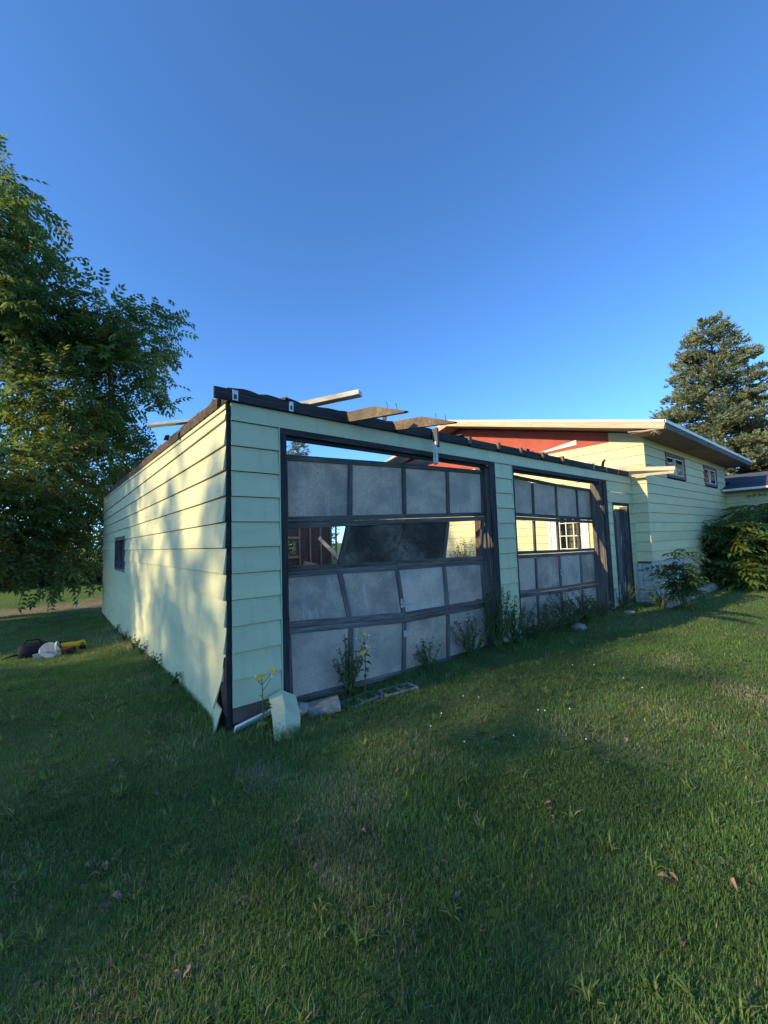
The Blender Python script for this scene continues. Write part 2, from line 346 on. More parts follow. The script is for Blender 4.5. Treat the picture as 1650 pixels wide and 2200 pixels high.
# left wall: boards run from the back (y=10.88) to the front corner
LW = 10.88
seams = [[3.4, 7.0], [1.7, 5.4, 9.2], [2.9, 6.6], [4.3, 8.1], [2.2, 5.9, 9.5], [3.6, 7.9], [1.5, 5.0, 9.0], [2.6, 8.6], [4.0, 7.6], [1.9, 5.6, 9.3], [3.3, 6.9], [2.4, 6.1, 9.8], [4.5, 8.2]]
endcut = [0.0, 0.004, 0.0, 0.01, 0.004, 0.0, 0.008, 0.004, 0.012, 0.02, 0.075, 0.05, 0.02]
curlamt = [0.006, .014, .016, .018, .02, .018, .016, .014, .014, .03, .085, .10, .13]
for j in range(13):
    top = zk(j) - G; bot = zk(j + 1); h = top - bot
    cuts = [LW] + sorted(seams[j], reverse=True) + [endcut[j]]
    for a, b in zip(cuts[:-1], cuts[1:]):
        spans = [(a, b)]
        if j in (4, 5, 6):                                   # window opening y 6.28..7.84, z 1.07..1.73
            spans = []
            if a > 7.84: spans.append((a, max(b, 7.84)))
            if b < 6.28: spans.append((min(a, 6.28), b))
        for (ya, yb) in spans:
            if ya - yb < 0.02: continue
            last = abs(yb - endcut[j]) < 1e-6; cv = None
            if last:
                ca = curlamt[j]
                cv = lambda d, q, ca=ca, j=j: (ca * (1 if q == 0 else 0.35) * max(0, 1 - d / 0.55) ** 2 + (0.03 * max(0, 1 - d / 0.8) ** 2 if j == 12 else 0), -(0.02 if j == 12 else 0) * max(0, 1 - d / 0.8))
            sboard((0, ya - 0.001, 0), (0, -1, 0), ya - yb - 0.002, bot, h, GAR, SID, curl=cv)
# tapered top course under the rising roof edge
for a, b in ((LW, 7.4), (7.4, 3.9), (3.9, 0.0)):
    ta, tb_ = 2.75 + 0.027 * a, 2.75 + 0.027 * b
    sboard((0, a - 0.001, 0), (0, -1, 0), a - b - 0.002, Z0, ta - Z0 - 0.045, GAR, SID, htop2=tb_ - Z0 - 0.045)
board('edge_strip', (-0.012, LW, 2.75 + 0.027 * LW - 0.022), (-0.012, 0.0, 2.728), 0.042, 0.012, SID, GAR)
# sheathing, studs and plates of the left wall
prism('sheathing', [(0.02, -0.05), (6.28, -0.2), (6.28, 2.92), (0.02, 2.75)], 'x', 0.004, 0.018, SHEATH, GAR)
prism('sheathing', [(7.84, -0.25), (LW, -0.30), (LW, 3.04), (7.84, 2.96)], 'x', 0.004, 0.018, SHEATH, GAR)
prism('sheathing', [(6.28, -0.2), (7.84, -0.25), (7.84, 1.07), (6.28, 1.07)], 'x', 0.004, 0.018, SHEATH, GAR)
prism('sheathing', [(6.28, 1.73), (7.84, 1.73), (7.84, 2.96), (6.28, 2.92)], 'x', 0.004, 0.018, SHEATH, GAR)
y = 0.62
while y < LW - 0.2:
    if not 6.2 < y < 7.9: abox('stud', 0.021, 0.109, y, y + 0.04, gz(0, y) - 0.05, 2.66 + 0.027 * y, STUD, GAR)
    y += 0.65
board('top_plate', (0.065, LW, 2.71 + 0.027 * LW), (0.065, 0.15, 2.71), 0.04, 0.088, STUD, GAR, bev=0.004)
# corner post: exposed black felt where the corner board came off
abox('corner_post', 0.0, 0.033, 0.001, 0.12, -0.08, 2.75, FELT, GAR, 0.006)
abox('corner_felt_strip', -0.012, 0.016, -0.010, -0.001, -0.05, 2.75, FELT, GAR, 0.004)
# torn felt flap low on the corner
wobj('torn_felt', [(-0.012, -0.012, .62), (-0.03, 0.02, .60), (-0.045, 0.06, .36), (-0.03, 0.02, .15), (-0.01, -0.014, .12), (-0.02, -0.02, .4)], [(0, 1, 5), (1, 2, 5), (2, 3, 5), (3, 4, 5), (4, 0, 5)], FELT, GAR)

# small window in the left wall
def lw_part(name, x0, x1, y0, y1, z0, z1, mat, p): return abox(name, x0, x1, y0, y1, z0, z1, mat, p)
wf = lw_part('window_frame', -0.028, 0.0, 6.22, 7.90, 1.735, 1.80, GREYW, GAR)
lw_part('casing', -0.026, 0.0, 6.22, 7.90, 1.055, 1.11, GREYW, wf)
lw_part('casing', -0.026, 0.0, 6.22, 6.29, 1.112, 1.733, GREYW, wf)
lw_part('casing', -0.026, 0.0, 7.83, 7.90, 1.112, 1.733, GREYW, wf)
lw_part('jamb', 0.003, 0.13, 7.80, 7.828, 1.112, 1.733, GREYW, wf)
lw_part('jamb', 0.003, 0.13, 6.292, 6.32, 1.112, 1.733, GREYW, wf)
lw_part('sill', 0.003, 0.13, 6.325, 7.795, 1.085, 1.109, GREYW, wf)
lw_part('board_panel', 0.105, 0.12, 6.325, 7.795, 1.112, 1.733, CHAR, wf)
lw_part('mullion', 0.07, 0.10, 7.04, 7.08, 1.112, 1.733, GREYW, wf)

# front wall siding
def fcourse(x0, x1, j0, j1, cutbot=None, parent=GAR, y=0.0, mat=SID):
    for j in range(j0, j1):
        top = zk(j) - G; bot = zk(j + 1)
        if cutbot and bot < cutbot: bot = cutbot
        if top - bot < 0.02: continue
        dx = random.uniform(-0.002, 0.002)
        sboard((x0 + 0.001, y, 0), (1, 0, 0), x1 - x0 - 0.002 + dx, bot, top - bot, parent, mat)
for a, b in ((0.03, 3.66), (3.66, 7.32), (7.32, 8.855)):
    sboard((a + .001, 0, 0), (1, 0, 0), b - a - .002, Z0, 2.772 - Z0, GAR, SID)
fcourse(0.03, 0.466, 0, 11)
fcourse(3.806, 4.215, 0, 12, 0.04)
fcourse(7.54, 8.855, 0, 2)
fcourse(7.54, 7.735, 2, 12, 0.06)
fcourse(8.605, 8.855, 2, 13, -0.04)
for x, zb, zt in ((0.468, .19, Z0), (3.793, .03, Z0), (4.217, .03, Z0), (7.737, .06, zk(2))):
    abox('end_trim', x, x + 0.010, -0.019, 0.006, zb, zt - 0.002, TRIM_G, GAR, 0.002)
# framing behind the front wall
for x0, x1, zb in ((0.036, 0.466, .05), (3.81, 4.21, .02), (7.56, 7.73, .02), (8.62, 8.85, -.04)):
    abox('sheathing', x0, x1, 0.004, 0.018, zb, 2.60, SHEATH, GAR)
    abox('post', x0, x0 + 0.045, 0.02, 0.11, zb, 2.60, STUD, GAR); abox('post', x1 - 0.05, x1 - 0.005, 0.02, 0.11, zb, 2.60, STUD, GAR)
abox('header_beam', 0.036, 4.40, 0.02, 0.11, 2.612, 2.77, GREYW, GAR); abox('header_beam', 4.405, 8.85, 0.02, 0.11, 2.612, 2.77, GREYW, GAR)
# sill and dark base under the left pier
abox('sill_beam', 0.04, 0.52, 0.02, 0.13, 0.0, 0.17, CHAR, GAR)
# big door frames
def door_frame(x0, x1, ztop, tl, tr, th):
    f = abox('door_frame', x0 - tl, x1 + tr, -0.022, 0.008, ztop, ztop + th, CHAR, GAR)
    abox('jamb_casing', x0 - tl, x0, -0.021, 0.008, 0.0, ztop - .001, CHAR, f)
    abox('jamb_casing', x1, x1 + tr, -0.021, 0.008, -0.03, ztop - .001, CHAR, f)
    abox('jamb', x0 - 0.045, x0, 0.010, 0.20, 0.0, ztop, GREYW, f)
    abox('jamb', x1, x1 + 0.045, 0.010, 0.24, -0.03, ztop, GREYW, f)
    abox('head_jamb', x0, x1, 0.010, 0.17, ztop + 0.004, ztop + 0.044, CHAR, f)
    abox('stop_strip', x1 - 0.022, x1 - 0.002, 0.03, 0.06, -0.03, ztop, GREYW, f)
    abox('head_stop', x0, x1, 0.03, 0.062, ztop - 0.035, ztop + 0.002, CHAR, f)
door_frame(0.542, 3.665, 2.55, 0.062, 0.125, 0.056)
door_frame(4.262, 7.36, 2.545, 0.034, 0.17, 0.060)

# garage doors: grids of nodes (x, y, z), five columns by five hinge lines
def interp(a, b, t): return a + (b - a) * t
def garage_door(name, nodes, label, kinds, pmat_stain=None, stile_w=0.056, rail_w=0.055):
    nodes = [[Vector(p) for p in r] for r in nodes]
    base = nodes[4][0].copy(); root = empty(name, base, label, 'garage door', 'sectional garage doors')
    for r in range(4):
        T, B = nodes[r], nodes[r + 1]
        fm = FADED if r < 2 else GREYW
        if kinds.get('frame'): fm = kinds['frame'][r]
        dn = ((B[0] - T[0]).normalized() + (B[4] - T[4]).normalized()).normalized(); ax = (T[4] - T[0]).normalized()
        out = ax.cross(dn); out = out if out.y < 0 else -out; out.normalize()
        def edge(P0, P1, w, shift, nm, mt, th=0.036, off=0.0):
            board(nm, P0 + shift + out * off, P1 + shift + out * off, w, th, mt, root, -dn, 0.004)
        for c in range(4):                                   # rails, one piece per pair of columns
            if c % 2 == 0:
                edge(T[c], T[c + 2], rail_w, dn * (rail_w / 2 + 0.004), 'rail', fm)
                edge(B[c], B[c + 2], rail_w * 0.95, -dn * (rail_w / 2 + 0.002), 'rail', fm)
        for c in range(5):
            sh = ax * (stile_w / 2 if c == 0 else -stile_w / 2 if c == 4 else 0)
            if kinds.get((r, c, 'nostile')): continue
            p0 = T[c] + sh + (B[c] - T[c]).normalized() * (rail_w + 0.006); p1 = B[c] + sh - (B[c] - T[c]).normalized() * (rail_w + 0.002)
            board('stile', p0, p1, stile_w, 0.033, fm, root, ax, 0.004)
        for c in range(4):
            k = kinds.get((r, c), 'panel')
            if k == 'open': continue
            il = .002 if kinds.get((r, c, 'nostile')) else .026; ir = .002 if kinds.get((r, c + 1, 'nostile')) else .026
            a = T[c] + ax * il + dn * 0.05; b = T[c + 1] - ax * ir + dn * 0.05
            d = B[c] + ax * il - dn * 0.048; e = B[c + 1] - ax * ir - dn * 0.048
            cc = (a + b + d + e) / 4; M = frame_of(((b - a) + (e - d)), -dn); M.translation = cc; Mi = M.inverted()
            o_ = 0.0
            vs = [Mi @ (p - out * (0.004 + o_) + n) for n in (Vector(), -out * 0.008) for p in (a, b, e, d)]
            mt = {'panel': DPANEL, 'stain': STAIN, 'glass': GLASS}[k]
            put('panel' if k != 'glass' else 'pane', mkmesh('panel', vs, [(0, 1, 2, 3), (7, 6, 5, 4), (0, 4, 5, 1), (1, 5, 6, 2), (2, 6, 7, 3), (3, 7, 4, 0)], mt), root, M)
    return root
D1 = [[(0.545, 0.1, 2.391), (1.344, 0.1, 2.424), (2.119, 0.1, 2.453), (2.899, 0.1, 2.475), (3.662, 0.1, 2.497)],
      [(0.545, 0.1, 1.727), (1.315, 0.1, 1.752), (2.105, 0.1, 1.779), (2.880, 0.1, 1.805), (3.640, 0.1, 1.831)],
      [(0.560, 0.3, 1.248), (1.255, 0.24, 1.242), (2.03, 0.195, 1.232), (2.80, 0.145, 1.222), (3.560, 0.11, 1.212)],
      [(0.553, 0.1, 0.742), (1.275, 0.07, 0.681), (2.005, 0.055, 0.640), (2.758, 0.07, 0.622), (3.595, 0.1, 0.612)],
      [(0.560, 0.08, 0.045), (1.26, 0.08, 0.015), (1.99, 0.08, -0.01), (2.745, 0.08, -0.015), (3.53, 0.08, -0.02)]]
gd1 = garage_door('garage_door', D1, 'buckled grey garage door with two broken out window openings and stained middle boards', {(1, 0): 'open', (1, 1): 'stain', (1, 2): 'stain', (1, 3): 'open', (1, 2, 'nostile'): True})
D2 = [[(4.35, .25, 2.545), (5.22, .25, 2.492), (6.0, .25, 2.475), (6.8, .25, 2.462), (7.62, .25, 2.452)],
      [(4.35, .25, 1.862), (5.20, .25, 1.842), (5.98, .25, 1.827), (6.785, .25, 1.812), (7.62, .25, 1.803)],
      [(4.35, .25, 1.240), (5.185, .25, 1.221), (5.97, .25, 1.207), (6.775, .25, 1.195), (7.62, .25, 1.185)],
      [(4.35, .25, 0.620), (5.175, .25, 0.587), (5.97, .25, 0.552), (6.77, .25, 0.532), (7.615, .25, 0.523)],
      [(4.35, .25, 0.020), (5.17, .25, 0.005), (5.96, .25, -0.02), (6.76, .25, -0.02), (7.60, .25, -0.01)]]
gd2 = garage_door('garage_door', D2, 'upright grey garage door with a row of four open window lights, beside the narrow door', {(1, 0): 'open', (1, 1): 'open', (1, 2): 'open', (1, 3): 'open', 'frame': [FADED, FADED, GREYW, GREYW]})
# handles and latches
def handle(p, root):
    p = Vector(p)
    h = abox('handle_plate', p.x - .028, p.x + .028, p.y - .012, p.y, p.z - .05, p.z + .05, METAL, root)
    mb = MB().tube([p + Vector((-.02, -.014, -.01)), p + Vector((-.02, -.05, -.005)), p + Vector((.06, -.055, -.012)), p + Vector((.10, -.05, -.016))], [.008, .009, .009, .004], 6)
    wobj('lever', mb.v, mb.f, METAL, h, True)
    mb = MB().tube([p + Vector((0.006 * math.cos(a) * 3, -.016, .022 + .018 * math.sin(a))) for a in [i * .7 for i in range(10)]], [.003] * 10, 5)
    wobj('latch_ring', mb.v, mb.f, RUST, h)
handle((2.005, 0.075, 0.80), gd1); handle((5.965, 0.225, 0.86), gd2)
abox('latch', 1.985, 2.02, 0.035, 0.06, 0.42, 0.49, METAL, gd1); abox('latch', 5.95, 5.975, 0.21, 0.23, 0.30, 0.36, METAL, gd2)
# vertical door tracks
abox('track', 3.672, 3.70, 0.245, 0.30, -0.02, 2.3, RUST, GAR); abox('track', 7.64, 7.67, 0.30, 0.35, -0.02, 2.3, RUST, GAR)

# narrow side door in the front wall
MD = empty('narrow_door', (8.16, 0.1, -0.05), 'narrow weathered plank door with peeling pale paint beside the house corner', 'door')
mf = abox('door_frame', 7.748, 8.603, -0.02, 0.005, 2.105, 2.168, CHAR, MD)
abox('casing', 7.748, 7.80, -0.019, 0.005, -0.03, 2.103, CHAR, mf); abox('casing', 8.56, 8.603, -0.019, 0.005, -0.05, 2.103, CHAR, mf)
abox('jamb', 8.565, 8.60, 0.008, 0.17, -0.05, 2.10, GREYW, mf); abox('jamb', 7.75, 7.785, 0.008, 0.17, -0.05, 2.10, GREYW, mf)
for i, x in enumerate((7.80, 7.99, 8.18, 8.37)):
    abox('plank', x, x + 0.186, 0.10, 0.125 + 0.004 * (i % 2), 0.02 + 0.01 * (i % 3), 2.02 + (0.03 if i > 1 else 0), PEEL if i != 2 else GREYW, MD)
abox('ledge', 7.81, 8.55, 0.132, 0.15, 0.4, 0.5, GREYW, MD); abox('ledge', 7.81, 8.55, 0.132, 0.15, 1.5, 1.6, GREYW, MD)
abox('threshold', 7.76, 8.60, -0.06, 0.14, -0.10, -0.02, GREYW, MD)
abox('sagging_board', 7.95, 8.60, -0.05, -0.02, 0.02, 0.07, GREYW, MD)

# fascia, blocking and rafter ends along the front eave
RX = [1.24, 1.89, 2.50, 3.20, 3.84, 4.43, 5.05, 5.70]
cuts = [-0.12] + RX
for i, a in enumerate(cuts):
    b = cuts[i + 1] if i + 1 < len(cuts) else 6.32
    x0 = a + (0.03 if i else 0); x1 = b - (0.03 if i + 1 < len(cuts) else 0.003)
    abox('fascia_block', x0, x1, -0.045, -0.018, 2.772 + .002 * (i % 2), 2.872 + random.uniform(-.004, .004), CHAR, GAR)
for a, b in ((6.325, 6.95), (6.97, 7.52), (7.54, 8.10), (8.12, 8.66)):
    abox('fascia_block', a, b, -0.045, -0.018, 2.772, 2.872, CHAR, GAR)
    abox('rafter_end', b + .002, b + .018, -0.048, 0.25, 2.775, 2.87, WHITEW, GAR, 0.002)
for x in RX[3:]:
    abox('rafter_end', x - 0.027, x + 0.027, -0.075 - random.uniform(0, .02), 0.42, 2.795, 2.89, BROWNW, GAR)
for x, w in ((0.03, .05), (0.56, .045)):
    s_ = abox('metal_strap', x, x + w, -0.0495, -0.0465, 2.776, 2.868, PALEM, GAR, 0.001)
    abox('rust_mark', x + .012, x + w - .012, -0.0512, -0.0500, 2.79, 2.83, RUST, s_, 0.0)
# ragged tar and felt edge on top of the walls
def ragged(name, x0, x1, ax, y0, y1, zf, hmax, mat, seed):
    r = random.Random(seed); n = max(4, int((x1 - x0) / 0.07)); vs, fs = [], []
    for i in range(n + 1):
        s = x0 + (x1 - x0) * i / n; h = hmax * (0.86 + 0.04 * math.sin(i * .23 + seed)) + r.uniform(-.014, .008); h = max(.015, h)
        for (q, zz) in ((y0 + r.uniform(-.008, .008), 0), (y0 + r.uniform(-.01, .012), h), (y1 + r.uniform(-.02, .02), h * r.uniform(.7, 1.1)), (y1, 0)):
            p = (s, q, zf(s) + zz) if ax == 'x' else (q, s, zf(s) + zz); vs.append(p)
    for i in range(n):
        a = i * 4; b = a + 4
        for k in range(4): fs.append((a + k, a + (k + 1) % 4, b + (k + 1) % 4, b + k))
    fs += [(0, 1, 2, 3), (n * 4 + 3, n * 4 + 2, n * 4 + 1, n * 4)]
    return wobj(name, vs, fs, mat, GAR)
ragged('roof_edge', 0.0, 3.0, 'x', -0.012, 0.16, lambda s: 2.776, 0.145, TAR, 1)
ragged('roof_edge', 3.0, 6.2, 'x', -0.010, 0.16, lambda s: 2.776, 0.125, TAR, 2)
ragged('roof_edge', 6.2, 8.75, 'x', -0.010, 0.16, lambda s: 2.776, 0.10, TAR, 3)
BTAR = plain('brown_torn_roofing', (0.035, 0.024, 0.018), (0.15, 0.105, 0.075), 22, 0.95, 0.9, 0.1, bd=0.02)
ragged('roof_edge', 0.16, 4.2, 'y', -0.03, 0.14, lambda s: 2.752 + 0.027 * s, 0.125, BTAR, 4)
ragged('roof_edge', 4.2, 7.8, 'y', -0.03, 0.14, lambda s: 2.752 + 0.027 * s, 0.105, BTAR, 5)
ragged('roof_edge', 7.8, LW, 'y', -0.03, 0.14, lambda s: 2.752 + 0.027 * s, 0.12, BTAR, 6)
for i in range(34):
    if i < 20: p = Vector((random.uniform(.1, 8.5), random.uniform(-.02, .10), 2.87)); d = Vector((random.uniform(-1, 1), random.uniform(-.7, .2), random.uniform(.0, .5)))
    else:
        yv = random.uniform(.4, 10.5); p = Vector((random.uniform(-.04, .08), yv, 2.85 + .027 * yv)); d = Vector((random.uniform(-.8, .2), random.uniform(-1, 1), random.uniform(-.1, .5)))
    d.normalize(); L = random.uniform(.07, .20); w = random.uniform(.012, .045); sd = d.cross(Vector((0, 0, 1))).normalized(); up_ = Vector((0, 0, 1))
    q = [p - sd * w, p + sd * w, p + d * L * .5 + sd * w * .9 + up_ * .02, p + d * L * .5 - sd * w * .7 + up_ * .025, p + d * L + sd * w * .3 - up_ * .01, p + d * L - sd * w * .5 - up_ * .02]
    wobj('torn_strip', q + [v - up_ * .006 for v in q], [(0, 1, 2, 3), (3, 2, 4, 5), (6, 9, 8, 7), (9, 11, 10, 8), (0, 6, 7, 1), (1, 7, 8, 2), (2, 8, 10, 4), (4, 10, 11, 5), (5, 11, 9, 3), (3, 9, 6, 0)], (TAR, BTAR, GREYW)[i % 3], GAR)
# rafter tails left whole, with bent nails
def nails(parent, pts):
    for p in pts:
        p = Vector(p); mb = MB().tube([p, p + Vector((0, 0, .03)), p + Vector((-.012, -.005, .05)), p + Vector((-.025, -.01, .052))], [.003] * 4, 5)
        wobj('bent_nail', mb.v, mb.f, RUST, parent)
for x, d in ((1.24, 0), (1.89, 0.01)):
    tl = prism('rafter_tail', [(0.30, 2.80 + d), (0.30, 2.915 + d), (-.02, 2.885 + d), (-.50, 2.818 + d), (-.945, 2.652 + d), (-.93, 2.642 + d), (-.06, 2.775 + d), (-.02, 2.795 + d)], 'x', x - 0.022, x + 0.022, BROWNW, GAR)
    nails(tl, [(x, -.68, 2.75 + d), (x + .01, -.80, 2.705 + d)])
# broken tail hanging down over the header
board('rafter_tail', (2.53, -0.062, 2.90), (2.46, -0.135, 2.64), 0.075, 0.04, GREYW, GAR, (0, 1, .2))
board('rafter_tail', (2.47, -0.112, 2.71), (2.38, -0.19, 2.42), 0.05, 0.04, WHITEW, GAR, (0, 1, .2))
# tail at the house end and torn lumber lying over it
prism('rafter_tail', [(0.4, 2.74), (0.4, 2.80), (-.05, 2.80), (-.88, 2.765), (-.88, 2.715), (-.05, 2.745)], 'x', 8.67, 8.72, FRESHW, GAR)
board('end_rafter', (8.70, 1.75, 3.165), (8.70, -0.90, 2.815), 0.085, 0.045, FRESHW, GAR)
board('end_lath', (8.60, 1.6, 3.06), (8.60, 0.1, 2.90), 0.06, 0.03, FRESHW, GAR)
# interior: slab, back wall with studs, a small window and an opening
slab = prism('floor_slab', [(0.13, 0.30), (8.85, 0.30), (8.85, 10.78), (0.13, 10.78)], 'z', -0.36, -0.02, SLAB, GAR)
bz = gz(4, LW) - 0.03
def back_panel(x0, x1, z0, z1): abox('sheathing', x0, x1, 10.80, 10.815, z0, z1, SHEATH, GAR)
back_panel(0.02, 1.22, bz, 3.02); back_panel(1.222, 2.44, bz, 3.02); back_panel(2.442, 3.66, bz, 3.02); back_panel(3.662, 4.88, bz, 3.02); back_panel(4.882, 5.62, bz, 3.02)
back_panel(5.622, 6.16, bz, 1.07); back_panel(5.622, 6.16, 1.70, 3.02); back_panel(6.162, 7.69, bz, 3.02)
back_panel(7.692, 8.84, 2.36, 3.02)
for x in (0.1, .75, 1.4, 2.05, 2.7, 3.35, 4.0, 4.6, 5.1, 5.58, 6.20, 6.66, 7.13, 7.62, 7.86):
    abox('stud', x, x + 0.045, 10.70, 10.798, bz, 2.92 if x < 7.6 else (2.98 if x < 7.8 else 2.36), STUD, GAR)
abox('header', 5.63, 6.195, 10.70, 10.798, 1.71, 1.80, STUD, GAR); abox('header', 5.63, 6.195, 10.70, 10.798, 0.97, 1.06, STUD, GAR)
abox('header', 7.67, 8.84, 10.70, 10.798, 2.365, 2.46, STUD, GAR)
bw = abox('back_window', 5.66, 6.18, 10.76, 10.796, 1.63, 1.705, GREYW, GAR)
abox('casing', 5.66, 6.18, 10.76, 10.796, 1.064, 1.13, GREYW, bw); abox('casing', 5.626, 5.66, 10.76, 10.796, 1.064, 1.705, GREYW, bw); abox('casing', 6.08, 6.155, 10.75, 10.795, 1.132, 1.628, GREYW, bw)
abox('top_plate', 0.1, 8.84, 10.70, 10.80, 3.022, 3.06, STUD, GAR)
# back siding outside
for j in range(-1, 13):
    for a, b in ((0.01, 3.7), (3.7, 5.60)) + (((6.21, 7.68),) if 4 <= j <= 6 else ((5.60, 7.68),)):
        M_ = sboard((b, 10.82, 0), (-1, 0, 0), b - a - .002, zk(j + 1), CO - G, GAR, SID)

# loose things on the roof edge
tag(board('loose_board', (0.42, .92, 2.925), (1.23, -.28, 3.015), 0.05, 0.10, WHITEW), 'pale sawn board lying over the front roof edge near the left corner, pointing up', 'board')
tag(board('loose_plank', (0.45, 1.20, 3.02), (-0.33, 1.66, 2.91), 0.03, 0.085, WHITEW), 'pale plank sticking out over the left wall towards the tree', 'board')
tag(board('ceiling_brace', (2.6, 1.15, 2.58), (3.6, 1.3, 3.05), 0.12, 0.04, BROWNW), 'brown broken brace seen through the gap above the buckled door', 'brace')
tag(board('ceiling_brace', (3.2, 1.5, 2.66), (4.3, 1.4, 3.02), 0.14, 0.04, GREYW), 'grey broken brace beside the brown one above the buckled door', 'brace')
tag(board('leaning_board', (6.30, 9.4, 1.72), (6.95, 8.8, 0.78), 0.13, 0.025, WHITEW), 'pale board leaning diagonally inside the garage before the studs', 'board')
tag(board('leaning_sheet', (6.0, 10.2, 0.45), (7.2, 10.2, 0.12), 0.9, 0.012, DPANEL), 'grey sheet leaning against the studs inside the garage', 'sheet')

# ------------------------------------------------------------------ house
HOU = empty('house', (8.87, -0.3, 0), 'yellow green lap sided house with wide brown eaves and block foundation', 'house')
HX, HY, HC = 8.87, -0.30, 0.2125
def hz(k): return 2.60 - HC * k
# front wall boards, z 0.90 .. 3.66
wins = [(10.22, 11.70), (13.48, 14.90)]; WZ0, WZ1 = 2.845, 3.43
for j in range(-5, 8):
    top = hz(j) - G; bot = hz(j + 1); top = min(top, 3.60)
    if top - bot < 0.03: continue
    segs = [(HX + .002, 12.3 + .8 * ((j * 7) % 3)), (12.3 + .8 * ((j * 7) % 3), 15.95)]
    if top > WZ0 + .01 and bot < WZ1 - .01:
        segs = [(HX + .002, wins[0][0]), (wins[0][1], wins[1][0]), (wins[1][1], 15.95)]
    for a, b in segs: sboard((a + .001, HY, 0), (1, 0, 0), b - a - .002, bot, top - bot, HOU, SIDH)
# side wall (faces the garage) boards up to z 3.65, then red sheathing
for j in range(-5, 13):
    top = hz(j) - G; bot = hz(j + 1); top = min(top, 3.65)
    if top - bot < 0.03: continue
    if bot < 0.89 and j >= 8:
        segs = [(10.7, 5.2), (5.2, 0.12)]
    else:
        segs = [(10.7, 7.3 - .5 * (j % 3)), (7.3 - .5 * (j % 3), 3.4 - .4 * (j % 4)), (3.4 - .4 * (j % 4), HY - 0.001)]
    for a, b in segs:
        ends = [(a, b)]
        if top > 1.06 and bot < 1.96:
            ends = []
            if a > 2.03: ends.append((a, max(b, 2.03)))
            if b < 0.97: ends.append((min(a, 0.97), b))
        for (p, q) in ends:
            if p - q > .03: sboard((HX, p - .001, 0), (0, -1, 0), p - q - .002, bot, top - bot, HOU, SIDH)
abox('corner_board', HX - .016, HX + .01, HY - .016, HY + .004, 0.90, 3.60, SIDH, HOU, 0.004)
prism('sheathing', [(-.28, .85), (0.95, .85), (0.95, 3.66), (-.28, 3.62)], 'x', HX + .004, HX + .018, SHEATH, HOU)
prism('sheathing', [(2.05, -.3), (10.68, -.3), (10.68, 3.66), (2.05, 3.66)], 'x', HX + .004, HX + .018, SHEATH, HOU)
prism('sheathing', [(0.95, -.3), (2.05, -.3), (2.05, 1.06), (0.95, 1.06)], 'x', HX + .004, HX + .018, SHEATH, HOU)
prism('sheathing', [(0.95, 1.96), (2.05, 1.96), (2.05, 3.66), (0.95, 3.66)], 'x', HX + .004, HX + .018, SHEATH, HOU)
RIDGE_Y, RIDGE_Z, EAVE_Y, EAVE_Z = 4.79, 5.15, -0.905, 3.715
SL = (RIDGE_Z - EAVE_Z) / (RIDGE_Y - EAVE_Y)
def roofz(y): return RIDGE_Z - SL * abs(y - RIDGE_Y)
ys = [0.45, 1.7, 2.9, 4.1, RIDGE_Y, 5.3, 6.5, 7.7, 8.81]
for a, b in zip(ys[:-1], ys[1:]):
    prism('red_panel', [(a + .002, 3.652), (b - .002, 3.652), (b - .002, roofz(b) - .17), (a + .002, roofz(a) - .17)], 'x', HX - .010, HX + .003, REDB, HOU)
prism('red_panel', [(0.40, 3.652), (0.448, 3.652), (0.448, roofz(.448) - .17), (0.40, roofz(.4) - .17)], 'x', HX - .010, HX + .003, REDB, HOU)
prism('siding_board', [(-.29, 3.652), (0.398, 3.652), (0.398, roofz(.398) - .172), (-.29, roofz(-.29) - .172)], 'x', HX - .012, HX + .003, SIDH, HOU)
prism('leftover_strip', [(2.25, 3.72), (1.14, 3.86), (1.14, 3.74), (2.1, 3.70)], 'x', HX - .030, HX - .012, WHITEP, HOU)
# side window seen through the garage door
sw = abox('side_window', HX - .03, HX - .002, 0.97, 2.03, 1.95, 2.03, WHITEP, HOU)
abox('sill', HX - .05, HX - .002, 0.95, 2.05, 1.06, 1.12, WHITEP, sw)
abox('casing', HX - .03, HX - .002, 1.95, 2.03, 1.122, 1.948, WHITEP, sw); abox('shutter_panel', HX - .012, HX + .0, 1.735, 1.945, 1.122, 1.948, WHITEP, sw)
abox('casing', HX - .03, HX - .002, 0.99, 1.15, 1.122, 1.948, WHITEP, sw)
abox('pane', HX + .010, HX + .014, 1.155, 1.73, 1.122, 1.948, GLASS, sw, 0.0)
for yv in (1.17, 1.36, 1.55, 1.715): abox('muntin', HX - .015, HX + .004, yv - .010, yv + .010, 1.124, 1.946, WHITEP, sw, 0.002)
for zv in (1.18, 1.50, 1.82): abox('muntin', HX - .0145, HX + .0035, 1.155, 1.73, zv - .010, zv + .010, WHITEP, sw, 0.002)
abox('room_back', HX + .35, HX + .37, 0.8, 2.2, 0.95, 2.1, plain('room_curtain', (.30, .30, .20), (.42, .42, .28), 3, .9), sw, 0.0)
